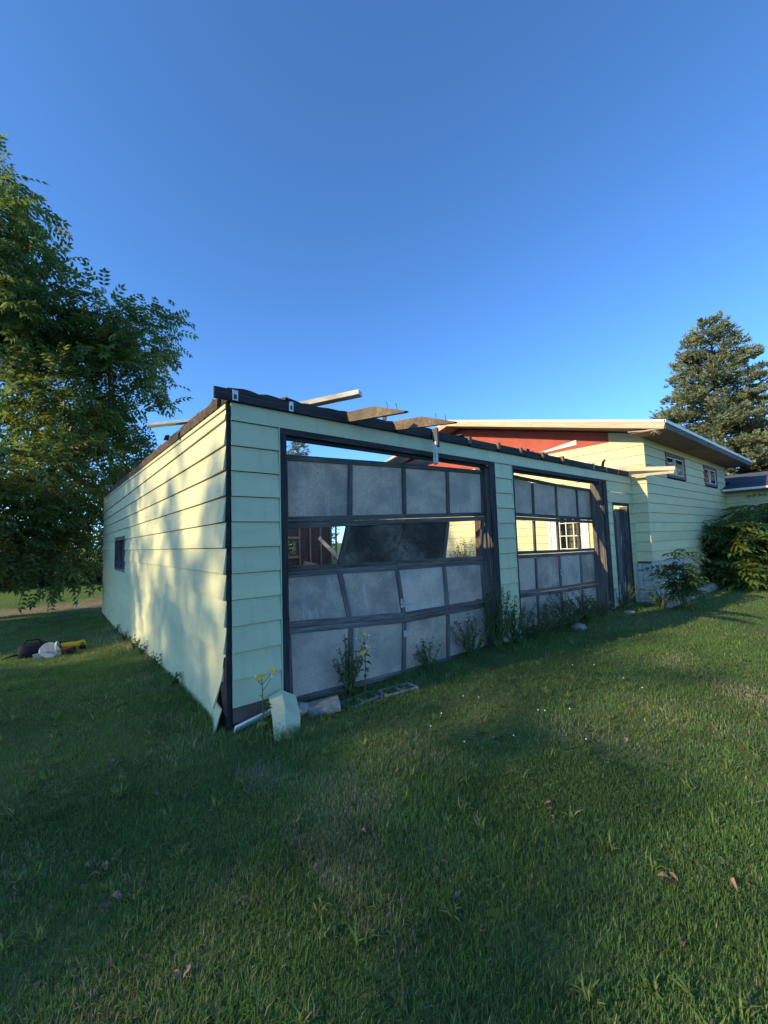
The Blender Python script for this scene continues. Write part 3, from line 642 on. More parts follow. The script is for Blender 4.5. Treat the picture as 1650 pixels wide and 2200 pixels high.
# roof
def slab_roof(y0, z0, y1, z1, nm):
    prism(nm, [(y0, z0), (y1, z1), (y1, z1 - .06), (y0, z0 - .06)], 'x', 8.245, 16.5, SHING, HOU)
slab_roof(EAVE_Y, EAVE_Z + .035, RIDGE_Y, RIDGE_Z + .035, 'roof'); slab_roof(RIDGE_Y, RIDGE_Z + .035, 10.48, EAVE_Z + .035, 'roof')
for (ya, za, yb, zb) in ((EAVE_Y, EAVE_Z, RIDGE_Y, RIDGE_Z), (RIDGE_Y, RIDGE_Z, 10.48, EAVE_Z)):
    n = 2
    for i in range(n):
        A = Vector((8.232, interp(ya, yb, i / n), interp(za, zb, i / n))); B = Vector((8.232, interp(ya, yb, (i + 1) / n), interp(za, zb, (i + 1) / n)))
        d = (B - A).normalized() * .002
        board('rake_fascia', A + d + Vector((0, 0, -.085)), B - d + Vector((0, 0, -.085)), 0.125, 0.022, FRESHW, HOU)
        board('rake_trim', A + d + Vector((-.006, 0, .010)), B - d + Vector((-.006, 0, .010)), 0.058, 0.024, WHITEP, HOU)
    prism('rake_soffit', [(ya + .03, za - .13), (yb, zb - .13), (yb, zb - .118), (ya + .03, za - .118)], 'x', 8.244, HX + .02, SOFFIT, HOU)
abox('eave_fascia', 8.25, 16.49, EAVE_Y - .012, EAVE_Y + .010, 3.570, 3.705, GREYW, HOU)
abox('eave_trim', 8.22, 16.51, EAVE_Y - .030, EAVE_Y - .013, 3.69, 3.755, WHITEP, HOU)
for a, b in ((8.25, 10.8), (10.803, 13.2), (13.203, 15.6), (15.603, 16.49)):
    prism('soffit_panel', [(EAVE_Y + .012, 3.572), (HY + .02, 3.600), (HY + .02, 3.612), (EAVE_Y + .012, 3.584)], 'x', a, b, SOFFIT, HOU)
# front windows: sliding sash in brown trim
for x0, x1 in wins:
    wd = abox('window', x0, x1, HY - .028, HY + .02, WZ1 - .07, WZ1, BROWNP, HOU)
    abox('sill', x0, x1, HY - .032, HY + .02, WZ0, WZ0 + .07, BROWNP, wd)
    abox('casing', x0, x0 + .085, HY - .027, HY + .02, WZ0 + .072, WZ1 - .072, BROWNP, wd); abox('casing', x1 - .115, x1, HY - .027, HY + .02, WZ0 + .072, WZ1 - .072, BROWNP, wd)
    xm = x0 + (x1 - x0) * .47
    for a, b, yy in ((x0 + .09, xm, HY + .012), (xm + .01, x1 - .12, HY - .004)):
        s1 = abox('sash', a, b, yy - .012, yy + .012, WZ1 - .098, WZ1 - .074, WHITEP, wd)
        abox('sash_rail', a, b, yy - .012, yy + .012, WZ0 + .074, WZ0 + .098, WHITEP, wd); abox('sash_stile', a, a + .024, yy - .012, yy + .012, WZ0 + .1, WZ1 - .1, WHITEP, wd); abox('sash_stile', b - .024, b, yy - .012, yy + .012, WZ0 + .1, WZ1 - .1, WHITEP, wd)
        abox('pane', a + .026, b - .026, yy - .002, yy + .002, WZ0 + .1, WZ1 - .1, GLASS, wd, 0.0)
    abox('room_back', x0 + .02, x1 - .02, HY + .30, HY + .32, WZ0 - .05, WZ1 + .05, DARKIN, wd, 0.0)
abox('sheathing', 8.90, 15.93, HY + .34, HY + .36, .5, 3.58, SHEATH, HOU)
abox('wall_core', 9.0, 15.9, HY + .02, HY + .03, .5, WZ0 - .02, SHEATH, HOU)
# block foundation
for r in range(5):
    zt = 0.895 - r * 0.205
    x = HX - (0.2 if r % 2 else 0.0)
    while x < 15.9:
        a, b = max(x, HX + .004), min(x + .398, 15.94)
        if b - a > .05: abox('foundation_block', a + .004, b - .004, HY + .012 + random.uniform(-.002, .002), HY + .20, zt - .197, zt - .004, CONC, HOU, 0.006)
        x += .406
    if r < 5:
        abox('foundation_block', HX + .010, HX + .19, HY + .206, HY + .206 + .28, zt - .197, zt - .004, CONC, HOU, 0.006)
abox('mortar', HX + .012, 15.93, HY + .020, HY + .19, -.2, .888, CONCG, HOU, 0.0)
# frayed strip and stick under the rake corner
mb = MB().tube([(8.28, -.22, 3.66), (8.27, -.48, 3.62), (8.26, -.80, 3.60)], [.012, .011, .010], 6)
wobj('hanging_stick', mb.v, mb.f, WHITEW, HOU)
mb = MB()
for i in range(9):
    a = random.uniform(0, 6.28); p = Vector((8.26, -.72 + random.uniform(-.04, .05), 3.61))
    mb.tube([p, p + Vector((.02 * math.cos(a), .05 * math.sin(a), -.05)), p + Vector((.05 * math.cos(a), .11 * math.sin(a), -.06 - .10 * random.random()))], [.003, .0025, .001], 4)
wobj('frayed_strip', mb.v, mb.f, WHITEW, HOU)

# low wing at the far right
WG = empty('house_wing', (15.95, -1, 0), 'low wing of the house with dark shingle roof and white gutter, behind the bushes', 'house wing')
for j in range(-1, 12):
    top = hz(j) - G; bot = hz(j + 1)
    if bot > 2.62: continue
    for a, b in ((-0.31, -3.4), (-3.4, -6.4)): sboard((15.96, a - .001, 0), (0, -1, 0), a - b - .002, bot, min(top, 2.72) - bot, WG, SIDH)
abox('wall_core', 15.98, 16.1, -6.4, -0.31, 0, 2.75, SHEATH, WG)
n = 11
for i in range(n):
    f0, f1 = i / n, (i + 1) / n
    xa, xb = interp(15.36, 18.6, f0), interp(15.36, 18.6, f1); za, zb = interp(2.80, 3.55, f0), interp(2.80, 3.55, f1)
    prism('shingle_course', [(xa, za + .004), (xb + .05, zb + .010), (xb + .05, zb + .022), (xa, za + .030)], 'y', -6.5, -0.32 if xa < 16.7 else 3.0, SHING, WG)
prism('roof_deck', [(15.38, 2.77), (18.6, 3.52), (18.6, 3.545), (15.38, 2.795)], 'y', -6.5, -0.33, SHEATH, WG)
prism('far_slope', [(18.6, 3.57), (22, 2.8), (22, 2.7), (18.6, 3.5)], 'y', -6.5, 3.0, SHING, WG)
abox('gutter', 15.27, 15.355, -6.5, -0.33, 2.735, 2.80, WHITEP, WG, 0.01)
abox('soffit', 15.36, 15.955, -6.4, -0.33, 2.72, 2.735, SOFFIT, WG)
# concrete kerb in front of the foundation
for i in range(5):
    x0 = 8.55 + i * .82
    tag(abox('kerb_stone', x0, x0 + .81, -0.68, -0.53 + .01 * (i % 2), -.12, .155 + .008 * (i % 3), CONCG, None, 0.02), ['grey kerb stone at the left end of the row, beside the young sapling', 'second grey kerb stone from the young sapling along the foundation', 'third grey kerb stone from the young sapling along the foundation', 'fourth grey kerb stone from the young sapling, next to last', 'last grey kerb stone of the row, against the large bush'][i], 'kerb stone', 'kerb stones along the foundation')
# ------------------------------------------------------------------ debris at the left corner
def hollow_block(loc, rz, label, tilt=0.0):
    root = empty('concrete_block', loc, label, 'concrete block', 'hollow concrete blocks by the door'); L, W, H, t = .40, .20, .19, .032
    M0 = Matrix.Translation(Vector(loc)) @ Matrix.Rotation(rz, 4, 'Z') @ Matrix.Rotation(tilt, 4, 'X')
    for nm, x0, x1, y0, y1 in (('face_shell', -L/2, L/2, -W/2, -W/2 + t), ('face_shell', -L/2, L/2, W/2 - t, W/2), ('web', -L/2, -L/2 + t, -W/2 + t + .001, W/2 - t - .001), ('web', -t/2, t/2, -W/2 + t + .001, W/2 - t - .001), ('web', L/2 - t, L/2, -W/2 + t + .001, W/2 - t - .001)):
        put(nm, box_mesh(nm, x1 - x0, y1 - y0, H, CONCG, .006), root, M0 @ Matrix.Translation(((x0 + x1) / 2, (y0 + y1) / 2, H / 2)))
hollow_block((1.62, -.25, -.172), -.10, 'hollow concrete block lying cells up before the buckled door, farther from the corner')
hollow_block((1.19, -.18, -.182), .12, 'hollow concrete block lying cells up before the buckled door, nearer the corner')
def rock(name, loc, s, seed, mat, label):
    r = random.Random(seed); bm = bmesh.new(); bmesh.ops.create_icosphere(bm, subdivisions=2, radius=1)
    for v in bm.verts: v.co = Vector((v.co.x * s[0], v.co.y * s[1], v.co.z * s[2])) * (1 + r.uniform(-.16, .12))
    me = bpy.data.meshes.new(name); bm.to_mesh(me); bm.free(); me.materials.append(mat)
    return tag(put(name, me, None, Matrix.Translation(loc) @ Matrix.Rotation(r.uniform(0, 3), 4, 'Z')), label, 'stone')
rock('broken_stone', (0.60, -.08, .05), (.10, .08, .06), 3, CONCG, 'grey broken stone beside the folded siding sheet')
tag(board('broken_block', (0.66, -.12, .02), (0.92, -.24, .06), .10, .14, CONCG), 'pale broken block lying under the left end of the buckled door', 'concrete block')
rock('broken_stone', (5.52, -.24, .02), (.17, .10, .07), 5, CONCG, 'pale stone lying in the weeds before the second garage door')
rock('broken_stone', (7.45, -.30, .01), (.11, .08, .04), 8, CONCG, 'flat stone on the grass beside the jamb of the second garage door')
# folded siding sheet
fs_v = []
for i, (u, dz) in enumerate(((0, 0), (.5, .05), (1, 0))):
    for q, (bx, by, bz_) in enumerate(((0.32, -.06, .215), (0.28, -.22, .12), (0.21, -.42, -.01))):
        fs_v.append(Vector((bx + u * .21 * (1.1 - .25 * (q == 2)), by - u * .05 + (.02 if i == 1 else 0), bz_ + dz - u * .03 * (q + 1))))
sheet_f = [(i * 3 + q, i * 3 + q + 1, (i + 1) * 3 + q + 1, (i + 1) * 3 + q) for i in range(2) for q in range(2)]
sh = wobj('siding_sheet', fs_v, sheet_f, SID); md = sh.modifiers.new('s', 'SOLIDIFY'); md.thickness = .008
tag(sh, 'bent piece of pale green siding leaning at the foot of the left corner', 'siding sheet')
tag(board('white_trim', (0.03, -.06, .035), (0.36, -.02, .075), .075, .02, WHITEP, None, (0, -.6, .8)), 'white trim piece lying under the torn left corner', 'trim')

# ------------------------------------------------------------------ foliage helpers (numpy)
def poly_mesh(name, V, loops, starts, totals, mat, tint=None):
    me = bpy.data.meshes.new(name); nv = len(V); me.vertices.add(nv); me.vertices.foreach_set('co', np.ascontiguousarray(V, np.float32).ravel())
    me.loops.add(len(loops)); me.loops.foreach_set('vertex_index', np.ascontiguousarray(loops, np.int32))
    me.polygons.add(len(starts)); me.polygons.foreach_set('loop_start', np.ascontiguousarray(starts, np.int32)); me.polygons.foreach_set('loop_total', np.ascontiguousarray(totals, np.int32))
    if tint is not None:
        ca = me.color_attributes.new('tint', 'FLOAT_COLOR', 'POINT')
        c4 = np.ones((nv, 4), np.float32); c4[:, :3] = tint; ca.data.foreach_set('color', c4.ravel())
    me.materials.append(mat); me.update(calc_edges=True); me.validate(); return me
def quads_mesh(name, V, Q, mat, tint):
    Q = np.asarray(Q, np.int32); n = len(Q)
    return poly_mesh(name, V, Q.ravel(), np.arange(n) * 4, np.full(n, 4), mat, tint)
def inst_mesh(name, bv, bq, Rm, sc, tr, mat, tint):
    """merge n rotated, scaled copies of a small quad mesh; tint is (n,3)"""
    n = len(tr); k = len(bv)
    V = np.einsum('nij,kj->nki', Rm, bv) * sc[:, None, None] + tr[:, None, :]
    Q = (np.asarray(bq)[None] + (np.arange(n) * k)[:, None, None]).reshape(-1, 4)
    T = np.repeat(tint, k, 0) * rng.uniform(.85, 1.15, (n * k, 1))
    return quads_mesh(name, V.reshape(-1, 3), Q, mat, T)
def rot_from_dir(d, roll):
    """matrices whose x axis is d and whose z axis leans up, rolled about x"""
    d = d / np.linalg.norm(d, axis=1, keepdims=True); up = np.tile([0, 0, 1.0], (len(d), 1)) + rng.normal(0, .05, d.shape)
    y = np.cross(up, d); y /= np.linalg.norm(y, axis=1, keepdims=True) + 1e-9; z = np.cross(d, y)
    c, s_ = np.cos(roll)[:, None], np.sin(roll)[:, None]
    return np.stack([d, y * c + z * s_, -y * s_ + z * c], 2)
def pinnate(pairs, ll, lw, droop, fold=.25):
    vs, qs = [], []
    def leaflet(p, d, L, W):
        d = Vector(d).normalized(); sd = d.cross(Vector((0, 0, 1))).normalized(); p = Vector(p); o = len(vs)
        vs.extend([p, p + d * L * .45 + sd * W / 2 + Vector((0, 0, fold * W)), p + d * L + Vector((0, 0, -.15 * L)), p + d * L * .45 - sd * W / 2 + Vector((0, 0, fold * W))]); qs.append((o, o + 1, o + 2, o + 3))
    for i in range(pairs):
        x = .12 + .80 * i / max(1, pairs - 1); z = -droop * x * x
        for s_ in (-1, 1): leaflet((x, 0, z), (.55, s_, -.15 - droop * x), ll * (1 - .25 * abs(x - .5)), lw)
    leaflet((.95, 0, -droop * .9), (1, 0, -2 * droop), ll, lw)
    o = len(vs); vs.extend([Vector((0, .008, 0)), Vector((.95, .004, -droop * .9)), Vector((.95, -.004, -droop * .9)), Vector((0, -.008, 0))]); qs.append((o, o + 1, o + 2, o + 3))
    return np.array([tuple(v) for v in vs]), qs
PIN = pinnate(5, .34, .15, .40)
PINB = pinnate(5, .36, .15, .45)
SIMPLE = (np.array([(0, 0, 0), (.45, .26, .06), (1, 0, -.08), (.45, -.26, .06)], float), [(0, 1, 2, 3)])
PINW = pinnate(4, .42, .19, .30)
def tints(n, a, b, yellow=0.05, yc=(.22, .19, .03)):
    t = rng.beta(1.6, 2.2, (n, 1)); c = np.array(a) * (1 - t) + np.array(b) * t
    yy = rng.random(n) < yellow; c[yy] = np.array(yc) * rng.uniform(.6, 1.1, (yy.sum(), 1)); return c
def limb(p0, p1, r0, r1, n=7, sag=0.0, jit=0.1, rs=random):
    p0 = Vector(p0); p1 = Vector(p1); path, rad = [], []
    L = (p1 - p0).length
    for i in range(n):
        t = i / (n - 1); p = p0.lerp(p1, t) + Vector((rs.uniform(-1, 1), rs.uniform(-1, 1), rs.uniform(-1, 1))) * jit * L * .12 * math.sin(math.pi * t)
        p.z += sag * L * math.sin(math.pi * t) ; path.append(p); rad.append(interp(r0, r1, t))
    return path, rad
def broadleaf(name, label, base, trunk_top, r, lobes, nleaf, leaf_len, cols, leaf=PIN, seed=1, yellow=.05, group=None, clump=16, droop=.35, spread=.55, lobe_fill=.45):
    rs = random.Random(seed); global rng; rng = np.random.default_rng(seed)
    root = empty(name, base, label, 'tree', group)
    mb = MB(); p, rad = limb(base, trunk_top, r, r * .35, 9, 0, .35, rs); rad[0] *= 1.35; mb.tube(p, rad, 10)
    tot = sum(l[1] * l[2] * l[3] for l in [(c, *rr) for c, rr in lobes]) ; P, D = [], []
    for c, rr in lobes:
        c = Vector(c); zf = max(.15, min(.95, (c.z - rr[2] * .8 - base[2]) / max(.5, trunk_top[2] - base[2]))); a = Vector(base).lerp(Vector(trunk_top), zf)
        lp, lr = limb(a, c, r * .40, r * .12, 8, .06, .5, rs); mb.tube(lp, lr, 7)
        n = max(8, int(nleaf * (rr[0] * rr[1] * rr[2]) / tot)); nc = max(4, n // clump)
        u = rng.normal(size=(nc, 3)); u /= np.linalg.norm(u, axis=1, keepdims=True); rad_ = rng.random(nc) ** lobe_fill
        cc = np.array(c) + u * rad_[:, None] * np.array(rr)
        for k in range(nc):
            if k % 2 == 0:
                bp, br = limb(c.lerp(Vector(cc[k]), .05), cc[k], r * .06, r * .012, 5, .04, .6, rs); mb.tube(bp, br, 4)
        idx = np.repeat(np.arange(nc), clump); off = rng.normal(0, spread, (nc * clump, 3)) * np.array([1, 1, .55])
        pts = cc[idx] + off; d = off * .9 + u[idx] * .9 + rng.normal(0, .35, off.shape); d[:, 2] -= droop
        P.append(pts); D.append(d)
    put('trunk', mkmesh('trunk', [v - Vector(base) for v in mb.v], mb.f, BARK, True), root, Matrix.Translation(Vector(base)))
    P = np.concatenate(P); D = np.concatenate(D); keep = P[:, 2] > base[2] + .15; P, D = P[keep], D[keep]; n = len(P)
    me = inst_mesh('crown', leaf[0], leaf[1], rot_from_dir(D, rng.normal(0, .5, n)), rng.uniform(.7, 1.25, n) * leaf_len, P - np.array(base), LEAF, tints(n, *cols, yellow))
    o = put('crown', me, root, Matrix.Translation(Vector(base))); o['kind'] = 'stuff'; return root
WAL = ((.022, .042, .014), (.075, .105, .030))
# the big tree at the left
T1 = [((-4.3, 13.2, 11.6), (1.4, 1.6, 1.5)), ((-2.9, 12.8, 12.3), (1.4, 1.6, 2.0)), ((-3.3, 12.8, 10.0), (2.3, 2.4, 2.0)), ((-1.9, 12.8, 8.6), (1.9, 2.2, 1.9)), ((0.0, 12.9, 9.6), (1.4, 1.6, 1.35)), ((1.1, 13, 9.2), (1.05, 1.4, 1.15)), ((1.45, 13, 8.3), (.9, 1.2, .75)),
      ((0.2, 12.9, 7.6), (1.5, 1.9, 1.4)), ((-1.0, 12.6, 6.0), (1.8, 2.2, 1.6)), ((0.95, 13, 6.1), (.85, 1.2, .75)), ((0.3, 12.9, 4.8), (1.1, 1.5, 1.2)), ((-1.6, 12.2, 3.6), (1.7, 1.9, 1.5)), ((-0.35, 12.9, 3.0), (.85, 1.2, 1.4)), ((-2.2, 12.0, 1.9), (1.3, 1.5, 1.2)), ((-1.05, 12.4, 1.15), (.65, .9, .85)), ((-2.9, 12.0, 2.8), (1.3, 1.5, 1.5)), ((-2.5, 11.7, 1.1), (.9, 1.0, .9)), ((-1.5, 12.2, 2.0), (.9, 1.2, 1.0))]
broadleaf('walnut_tree', 'tall leafy tree with compound leaves behind the left wall of the garage', (-4.4, 13.4, -.5), (-4.2, 13.2, 12.5), .30, T1, 7400, .43, ((.070, .115, .036), (.21, .265, .080)), leaf=PINW, seed=21, yellow=.06, clump=24, droop=.05, spread=.34, lobe_fill=.5)
# tall trees along the left boundary, outside the picture: they throw the dappled shade
def shade_tree(name, x, y, h, r, seed, label, n, lo):
    rs = random.Random(seed); lob = []
    for i in range(14):
        a = i * 2.399; q = r * math.sqrt((i + .5) / 14) * .75; zz = lo + (h - lo) * (0.08 + .84 * ((i * .618) % 1)); k = 1 - .4 * max(0, (zz - lo) / (h - lo) - .4)
        lob.append(((x + q * k * math.cos(a), y + q * k * math.sin(a), zz), (r * .40, r * .40, (h - lo) * .17)))
    broadleaf(name, label, (x, y, -.2), (x + .2, y, h * .8), .32, lob, n, .85, WAL, PIN, seed, clump=15, spread=.8)
for i, (x, y, h, lab, nl) in enumerate(((-32.0, 12.2, 17.0, 'level with the small side window', 6600), (-32.5, 5.6, 14.2, 'level with the garage front', 4700), (-32.5, -2.6, 14.0, 'nearest to the camera', 6200))):
    shade_tree('boundary_tree', x, y, h, 5.6, 31 + i, 'tall leafy tree in the left boundary row, ' + lab, nl, 3.0)
# distant trees behind the lawn
bg = [(-13, 34, 10, 4.5), (-7, 38, 12, 5), (-2, 36, 9, 4.2), (3, 40, 11, 5), (9, 42, 9, 4.5), (16, 46, 10, 4), (22, 44, 9, 4), (-20, 40, 12, 6)]
for i, (x, y, h, r) in enumerate(bg):
    rs = random.Random(50 + i); b = (x, y, gz(x, y) - .1)
    lob = [((x + rs.uniform(-.5, .5) * r, y + rs.uniform(-.4, .4) * r, h * (.22 + .7 * k / 8)), (r * .5, r * .5, h * .17)) for k in range(9)]
    broadleaf('distant_tree', 'dark leafy tree in the row far behind the lawn', b, (x, y, h * .8), .25, lob, 1500, .62, ((.018, .034, .012), (.05, .075, .022)), SIMPLE, 60 + i, .02, 'row of trees far behind the lawn', clump=14, spread=.7)
# hedge of low growth beneath them
rng = np.random.default_rng(5)
n = 18000; P = np.stack([rng.uniform(-16, 12, n), 29 + rng.normal(0, 1.0, n), np.zeros(n)], 1); P[:, 2] = ground_z(P[:, 0], P[:, 1]) + np.abs(rng.normal(0, 1.5, n))
me = inst_mesh('undergrowth', SIMPLE[0], SIMPLE[1], rot_from_dir(rng.normal(size=(n, 3)) + [0, 0, .3], rng.normal(0, 1, n)), rng.uniform(.15, .35, n), P, LEAF, tints(n, (.016, .026, .012), (.04, .06, .02)))
tag(put('undergrowth', me), 'dark band of low undergrowth at the far edge of the lawn', 'undergrowth', kind='stuff')

# spruces
def spray_base():
    vs, qs = [], []
    def twig(p, d, L, w):
        p = Vector(p); d = Vector(d).normalized(); a = d.orthogonal().normalized(); b = d.cross(a)
        for s_ in (a, b):
            o = len(vs); vs.extend([p, p + d * L * .5 + s_ * w, p + d * L, p + d * L * .5 - s_ * w]); qs.append((o, o + 1, o + 2, o + 3))
    twig((0, 0, 0), (1, 0, .1), 1.05, .10)
    for i in range(2):
        x = .12 + .36 * i
        for s_ in (-1, 1): twig((x, 0, .08 * i), (.75, s_ * .85, .35 - .3 * i), .66 - .14 * i, .085)
    return np.array([tuple(v) for v in vs]), qs
SPR = spray_base()
def spruce(name, label, base, h, prof, n, seed, leafs=.33):
    global rng; rng = np.random.default_rng(seed); rs = random.Random(seed)
    root = empty(name, base, label, 'spruce'); b = Vector(base); mb = MB()
    mb.tube([b, b + Vector((0, 0, h * .5)), b + Vector((0, 0, h * .97))], [.26, .15, .02], 9)
    P, D, T = [], [], []; zs = np.arange(.6, h, .22)
    for z in zs:
        R = np.interp(z / h, [p[0] for p in prof], [p[1] for p in prof]); nb = max(4, int(5 + 2.2 * R))
        for k in range(nb):
            a = rs.uniform(0, 6.283); L = R * rs.uniform(.72, 1.1); out = Vector((math.cos(a), math.sin(a), 0)); z_ = z; z = z + rs.uniform(-.2, .2); rise = .35 * (z / h) - .16
            tip = Vector((0, 0, z)) + out * L + Vector((0, 0, L * rise))
            if k % 2 == 0: mb.tube([b + Vector((0, 0, z)), b + Vector((0, 0, z)).lerp(tip, .5) + Vector((0, 0, -.06 * L)), b + tip], [.03, .02, .006], 4)
            m_ = max(4, int(n * L / 20))
            for q in range(m_):
                t = rs.random() ** .55; p = Vector((0, 0, z)).lerp(tip, t); sd = Vector((-out.y, out.x, 0)) * rs.uniform(-.42, .42) * (1 - .5 * t)
                P.append(p + sd * max(.5, L * .4) + Vector((0, 0, rs.uniform(-.12, .12)))); D.append(out * .8 + sd * 1.6 + Vector((0, 0, rs.uniform(-.35, .75))))
            z = z_
    put('trunk', mkmesh('trunk', [v - b for v in mb.v], mb.f, BARK, True), root, Matrix.Translation(b))
    P = np.array([tuple(p) for p in P]); D = np.array([tuple(d) for d in D]); n_ = len(P)
    me = inst_mesh('crown', SPR[0], SPR[1], rot_from_dir(D, rng.normal(0, .6, n_)), rng.uniform(.7, 1.2, n_) * leafs, P, NEEDLE, tints(n_, (.15, .185, .105), (.34, .375, .21), .04, (.14, .12, .05)))
    o = put('crown', me, root, Matrix.Translation(b)); o['kind'] = 'stuff'
spruce('spruce_tree', 'tall blue green spruce with rounded top behind the house roof', (26, 1.6, -.3), 13.3, [(0, 3.4), (.3, 4.2), (.5, 3.4), (.68, 2.4), (.82, 1.55), (.93, .95), (1, .12)], 235, 71)
spruce('spruce_tree', 'dark spruce at the right edge of the picture, behind the tall spruce', (29.5, -2.2, -.3), 11.2, [(0, 3.2), (.4, 3.3), (.7, 2.2), (.9, .9), (1, .1)], 60, 72)
spruce('spruce_tree', 'lower spruce filling the gap right of the tall spruce', (25.0, -2.6, -.3), 8.6, [(0, 3), (.4, 2.8), (.7, 1.8), (.9, .8), (1, .1)], 65, 73)
spruce('spruce_tree', 'spruce seen through the gap above the buckled garage door', (16.2, 30, -.7), 11.8, [(0, 3.4), (.4, 3.3), (.7, 2.4), (.9, 1.3), (1, .2)], 50, 74)

# ------------------------------------------------------------------ shrubs and weeds
def shrub(name, label, base, h, r, nst, leaf_len, n, cols, leaf, seed, group=None, droop=.25, cat='shrub', up=.6, lowfill=.15, yellow=.03):
    global rng; rng = np.random.default_rng(seed); rs = random.Random(seed)
    base = Vector(base); root = empty(name, base, label, cat, group); mb = MB(); P, D = [], []
    for i in range(nst):
        a = rs.uniform(0, 6.283); q = r * math.sqrt(rs.random()) * .85; hh = h * rs.uniform(.62, 1.0) * (1 - .35 * (q / max(r, .01)) ** 2)
        tip = Vector((q * math.cos(a), q * math.sin(a), hh)); path, rad = limb((rs.uniform(-.08, .08) * r, rs.uniform(-.08, .08) * r, 0), tip, .006 + .009 * h / 2, .002, 6, 0, .5, rs); mb.tube(path, rad, 5)
        m_ = n // nst
        for k in range(m_):
            t = lowfill + (1 - lowfill) * rs.random() ** .8; f = t * 5; j = min(4, int(f)); p = path[j].lerp(path[j + 1], f - j)
            az = rs.uniform(0, 6.283); P.append(p); D.append(Vector((math.cos(az), math.sin(az), up * rs.uniform(-.2, 1))))
    put('stems', mkmesh('stems', mb.v, mb.f, STEM, True), root, Matrix.Translation(base))
    P = np.array([tuple(p) for p in P]); D = np.array([tuple(d) for d in D]); n_ = len(P)
    me = inst_mesh('leaves', leaf[0], leaf[1], rot_from_dir(D, rng.normal(0, .35, n_)), rng.uniform(.6, 1.2, n_) * leaf_len, P, LEAF, tints(n_, *cols, yellow))
    o = put('leaves', me, root, Matrix.Translation(base)); o['kind'] = 'stuff'; return root
DK = ((.07, .125, .042), (.19, .27, .085)); BR = ((.045, .085, .02), (.11, .17, .045))
shrub('leafy_bush', 'large dark bush with broad compound leaves against the house wall', (13.3, -.85, 0), 2.25, .85, 20, .60, 430, DK, PINB, 81, lowfill=.05)
shrub('leafy_bush', 'taller dark bush standing before the low wing at the right edge', (14.6, -1.75, 0), 2.75, 1.15, 24, .66, 520, DK, PINB, 82, lowfill=.05)
shrub('leafy_bush', 'low mounded bush with long leaves at the foot of the large bush', (12.6, -1.05, 0), .80, .62, 20, .46, 260, DK, PINB, 83, lowfill=.1, up=.9)
shrub('leafy_bush', 'low bright green bush in the sun at the right edge', (14.2, -2.35, 0), .75, .70, 20, .46, 220, BR, PINB, 84, lowfill=.1)
shrub('leafy_bush', 'middle dark bush filling the space between the large bush and the taller one', (13.7, -1.25, 0), 1.75, .7, 16, .58, 280, DK, PINB, 85, lowfill=.1)
shrub('sapling', 'young leafy sapling growing before the block foundation near the house corner', (8.62, -.86, 0), 1.28, .34, 9, .32, 115, ((.06, .11, .04), (.16, .22, .075)), PINB, 86, lowfill=.3)
WD = ((.06, .095, .045), (.145, .185, .09))
weeds = [((1.17, -.03), .66, .16, 6, 230, 'bushy weed before the buckled door, beside the yellow flowers'), ((2.25, -.04), .42, .16, 6, 130, 'low weed at the middle of the buckled door'), ((3.05, -.05), .62, .22, 9, 260, 'spindly weed before the right end of the buckled door'), ((3.55, -.10), 1.0, .24, 14, 620, 'tall dense weed climbing the jamb between the two garage doors'), ((3.95, -.12), .78, .28, 10, 300, 'thin weed spreading over the siding between the garage doors'), ((4.4, -.15), .48, .26, 9, 300, 'short weed at the left end of the second garage door'), ((4.95, -.14), .58, .26, 10, 330, 'thin weed before the second garage door, left of the pale stone'), ((5.5, -.12), .72, .34, 14, 620, 'dense dark weed growing behind the pale stone'), ((6.1, -.10), .62, .30, 12, 460, 'leafy weed before the right half of the second garage door'), ((6.8, -.08), .42, .22, 8, 230, 'small weed near the right jamb of the second garage door'), ((7.75, -.10), .62, .22, 9, 320, 'grey green weed at the foot of the narrow door'), ((8.45, -.55), .5, .22, 8, 200, 'small weed under the young sapling')]
for i, ((x, yy), h, r, ns, nl, lab) in enumerate(weeds):
    shrub('weed', lab, (x, yy, gz(x, yy)), h * .95, r * 1.7, ns + 16, .046 if i != 10 else .042, int(nl * 1.9), WD if i != 10 else ((.07, .095, .065), (.14, .17, .12)), SIMPLE, 100 + i, 'weeds along the garage front', cat='weed', up=.8, lowfill=.1)
inw = [(6.0, 2.5, 1.5), (6.7, 3.1, 1.62), (7.3, 3.5, 1.7), (7.9, 4.2, 1.55), (6.9, 9.2, .8)]
for i, (x, yy, h) in enumerate(inw):
    shrub('weed', 'tall weed growing inside the roofless garage', (x, yy, -.02), h, .42, 14, .075, 420, ((.06, .10, .03), (.14, .19, .06)), SIMPLE, 130 + i, 'weeds inside the garage', cat='weed', up=.9, lowfill=.3)
for i, (yy, h) in enumerate(((1.5, .22), (2.6, .26), (3.6, .34), (4.3, .30), (5.4, .28), (6.8, .25))):
    shrub('weed', ['nearest', 'second', 'third', 'fourth', 'fifth', 'farthest'][i] + ' small weed from the front corner along the left wall', (-.09, yy, gz(-.1, yy)), h, .12, 6, .05, 60, ((.06, .10, .025), (.12, .17, .05)), SIMPLE, 140 + i, 'weeds along the left wall', cat='weed')
